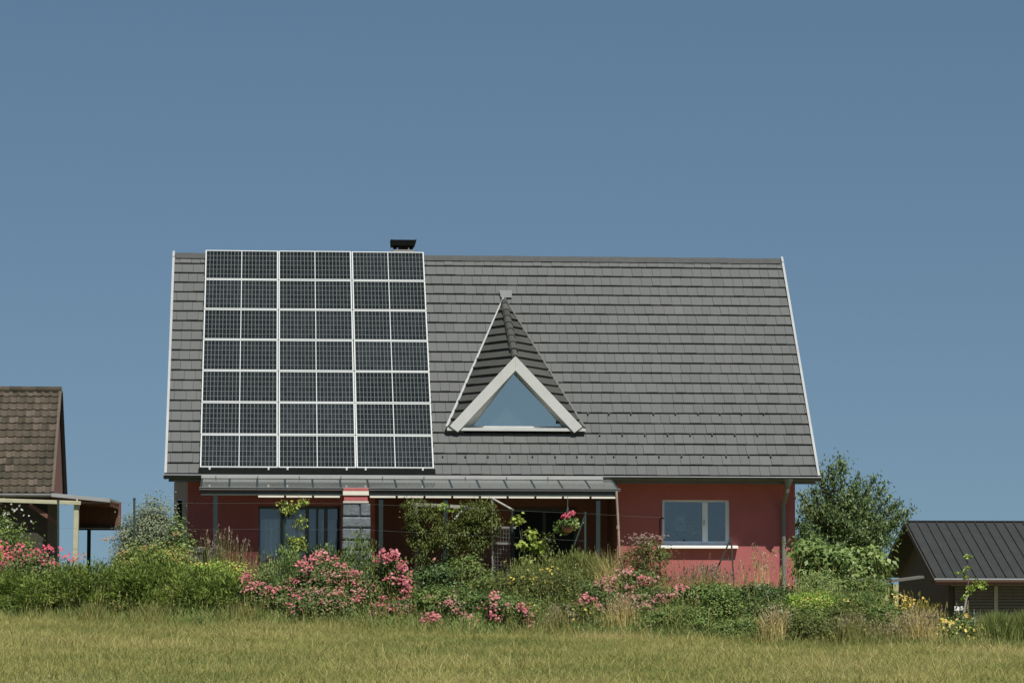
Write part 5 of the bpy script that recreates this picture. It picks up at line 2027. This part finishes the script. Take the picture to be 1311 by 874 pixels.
stq = empty('support_stake', Vector((at(1232, 712, DSP - .15).x, DSP - .15, tz(at(1232, 712, DSP - .15).x, DSP - .15))), 0, 'slanted grey stake supporting the slender young tree', 'stake')
z_ = stq.location.copy()
MB().tube([at(1231, 800, DSP - .15) - z_, at(1238, 762, DSP - .15) - z_], .02, 6).build('rod', M['woodgrey'], stq)
MB().tube([at(1239, 768, DSP - .1) - z_, at(1239, 764, DSP - .1) - z_], .035, 8).build('tie', M['black'], stq)
tg = empty('plant_tag', at(1227, 790, DSP + .3), 0, 'small white plant tag on a stick left of the young tree', 'plant tag')
z_ = tg.location.copy()
MB().box(at(1222, 781, DSP + .3) - z_ - Vector((0, .01, 0)), at(1232.5, 775.5, DSP + .3) - z_ + Vector((0, .01, 0))).build('plate', M['white'], tg)
MB().box((-.012, -.006, -.3), (.012, .006, .16)).build('stick', M['woodgrey'], tg)

# indoor plants on the window ledge
for (xx, lab, nm, s) in ((876, 'leafy pot plant on the inner ledge of the white window', 'pot_plant', 1.0),):
    c = hl(xx, 691, yv + .3)
    r_ = empty(nm, H0 + EU * c.x + EV * (yv + .32) + EW * (wB + .06), TH, lab, 'pot plant')
    mb = MB()
    mb.tube([(0, 0, 0), (0, 0, .08), (0, 0, .26)], [.15, .19, .21], 14)
    mb.build('pot', mat('grey_pot', (.03, .035, .04), .6), r_)
    P, O, T_ = clump_points([(0, 0, .36, .38, .2, .14), (-.2, 0, .28, .22, .2, .2), (.22, 0, .24, .16, .16, .2)], 320, cr=.09, zmin=-.1)
    m_ = len(P)
    V, Q, r = leaf_arrays(P, RNG.normal(size=(m_, 3)), nrm(O + RNG.normal(size=(m_, 3)) * .5), RNG.uniform(.06, .12, m_), RNG.uniform(.04, .07, m_), T_)
    np_mesh('foliage', V, Q, r, LEAF['lime'], r_)
hb('window_ledge', M['pvc'], lambda mb: mb.box((wL + .01, yv + .08, wB - .03), (wR - .01, V0 + .75, wB + .055)))
lp = hl(870, 668, V0 + 1.2)
lamp = empty('paper_lamp', H0 + EU * lp.x + EV * (V0 + 1.2) + EW * (lp.z - .2), TH, 'white shade of a lamp seen through the left window pane', 'lamp')
MB().tube([(0, 0, 0), (0, 0, .34)], [.17, .13], 16).build('lamp_shade', M['white'], lamp)
MB().tube([(0, 0, -lp.z + .2), (0, 0, .02)], .02, 8).build('stand', M['woodgrey'], lamp)

# ================================================================== LIGHT, SKY, CAMERA
AZ = R(20)
EL = R(59.5)
sd = (-EV * math.cos(AZ) + EU * math.sin(AZ)) * math.cos(EL) + EW * math.sin(EL)
sun = bpy.data.lights.new('Sun', 'SUN')
sun.energy = 5.0
sun.angle = R(.53)
sun.color = (1.0, .955, .88)
so = bpy.data.objects.new('Sun', sun)
COL.objects.link(so)
so.rotation_euler = (-sd).to_track_quat('-Z', 'Y').to_euler()
so.location = (0, 0, 60)

w = bpy.data.worlds.new('World')
sc.world = w
w.use_nodes = True
n, l = w.node_tree.nodes, w.node_tree.links
sky = n.new('ShaderNodeTexSky')
sky.sky_type = 'NISHITA'
sky.sun_disc = False
sky.sun_elevation = EL
sky.sun_rotation = math.atan2(sd.x, sd.y)
sky.altitude = 0
sky.air_density = 1.2
sky.dust_density = 0.35
sky.ozone_density = 3.4
tcw = n.new('ShaderNodeTexCoord')
lift_ = n.new('ShaderNodeVectorMath')
lift_.operation = 'ADD'
lift_.inputs[1].default_value = (0, 0, .165)          # clear dry air: the pale band at the horizon stays low
nmw = n.new('ShaderNodeVectorMath')
nmw.operation = 'NORMALIZE'
l.new(tcw.outputs['Generated'], lift_.inputs[0])
l.new(lift_.outputs[0], nmw.inputs[0])
l.new(nmw.outputs[0], sky.inputs['Vector'])
tint = n.new('ShaderNodeMix')
tint.data_type = 'RGBA'
tint.blend_type = 'MULTIPLY'
tint.inputs['Factor'].default_value = 1.0
tint.inputs['B'].default_value = (.97, 1.025, 1.0, 1)      # the slightly green blue of this summer sky
l.new(sky.outputs[0], tint.inputs['A'])
l.new(tint.outputs['Result'], n['Background'].inputs['Color'])
n['Background'].inputs['Strength'].default_value = 0.048

cam = bpy.data.cameras.new('Camera')
cam.sensor_width = 36
cam.lens = 36 * F / PW
cam.clip_start = .5
cam.clip_end = 8000
co = bpy.data.objects.new('Camera', cam)
COL.objects.link(co)
co.matrix_world = Matrix.Translation((0, 0, CAMZ)) @ Matrix.Rotation(R(90) + PITCH, 4, 'X') @ Matrix.Rotation(ROLL, 4, 'Z')
sc.camera = co

vs = sc.view_settings
vs.view_transform = 'Standard'
vs.look = 'None'
vs.exposure = 0.5
vs.gamma = 1.0
sc.cycles.use_denoising = True
sc.cycles.max_bounces = 6
sc.cycles.transparent_max_bounces = 16
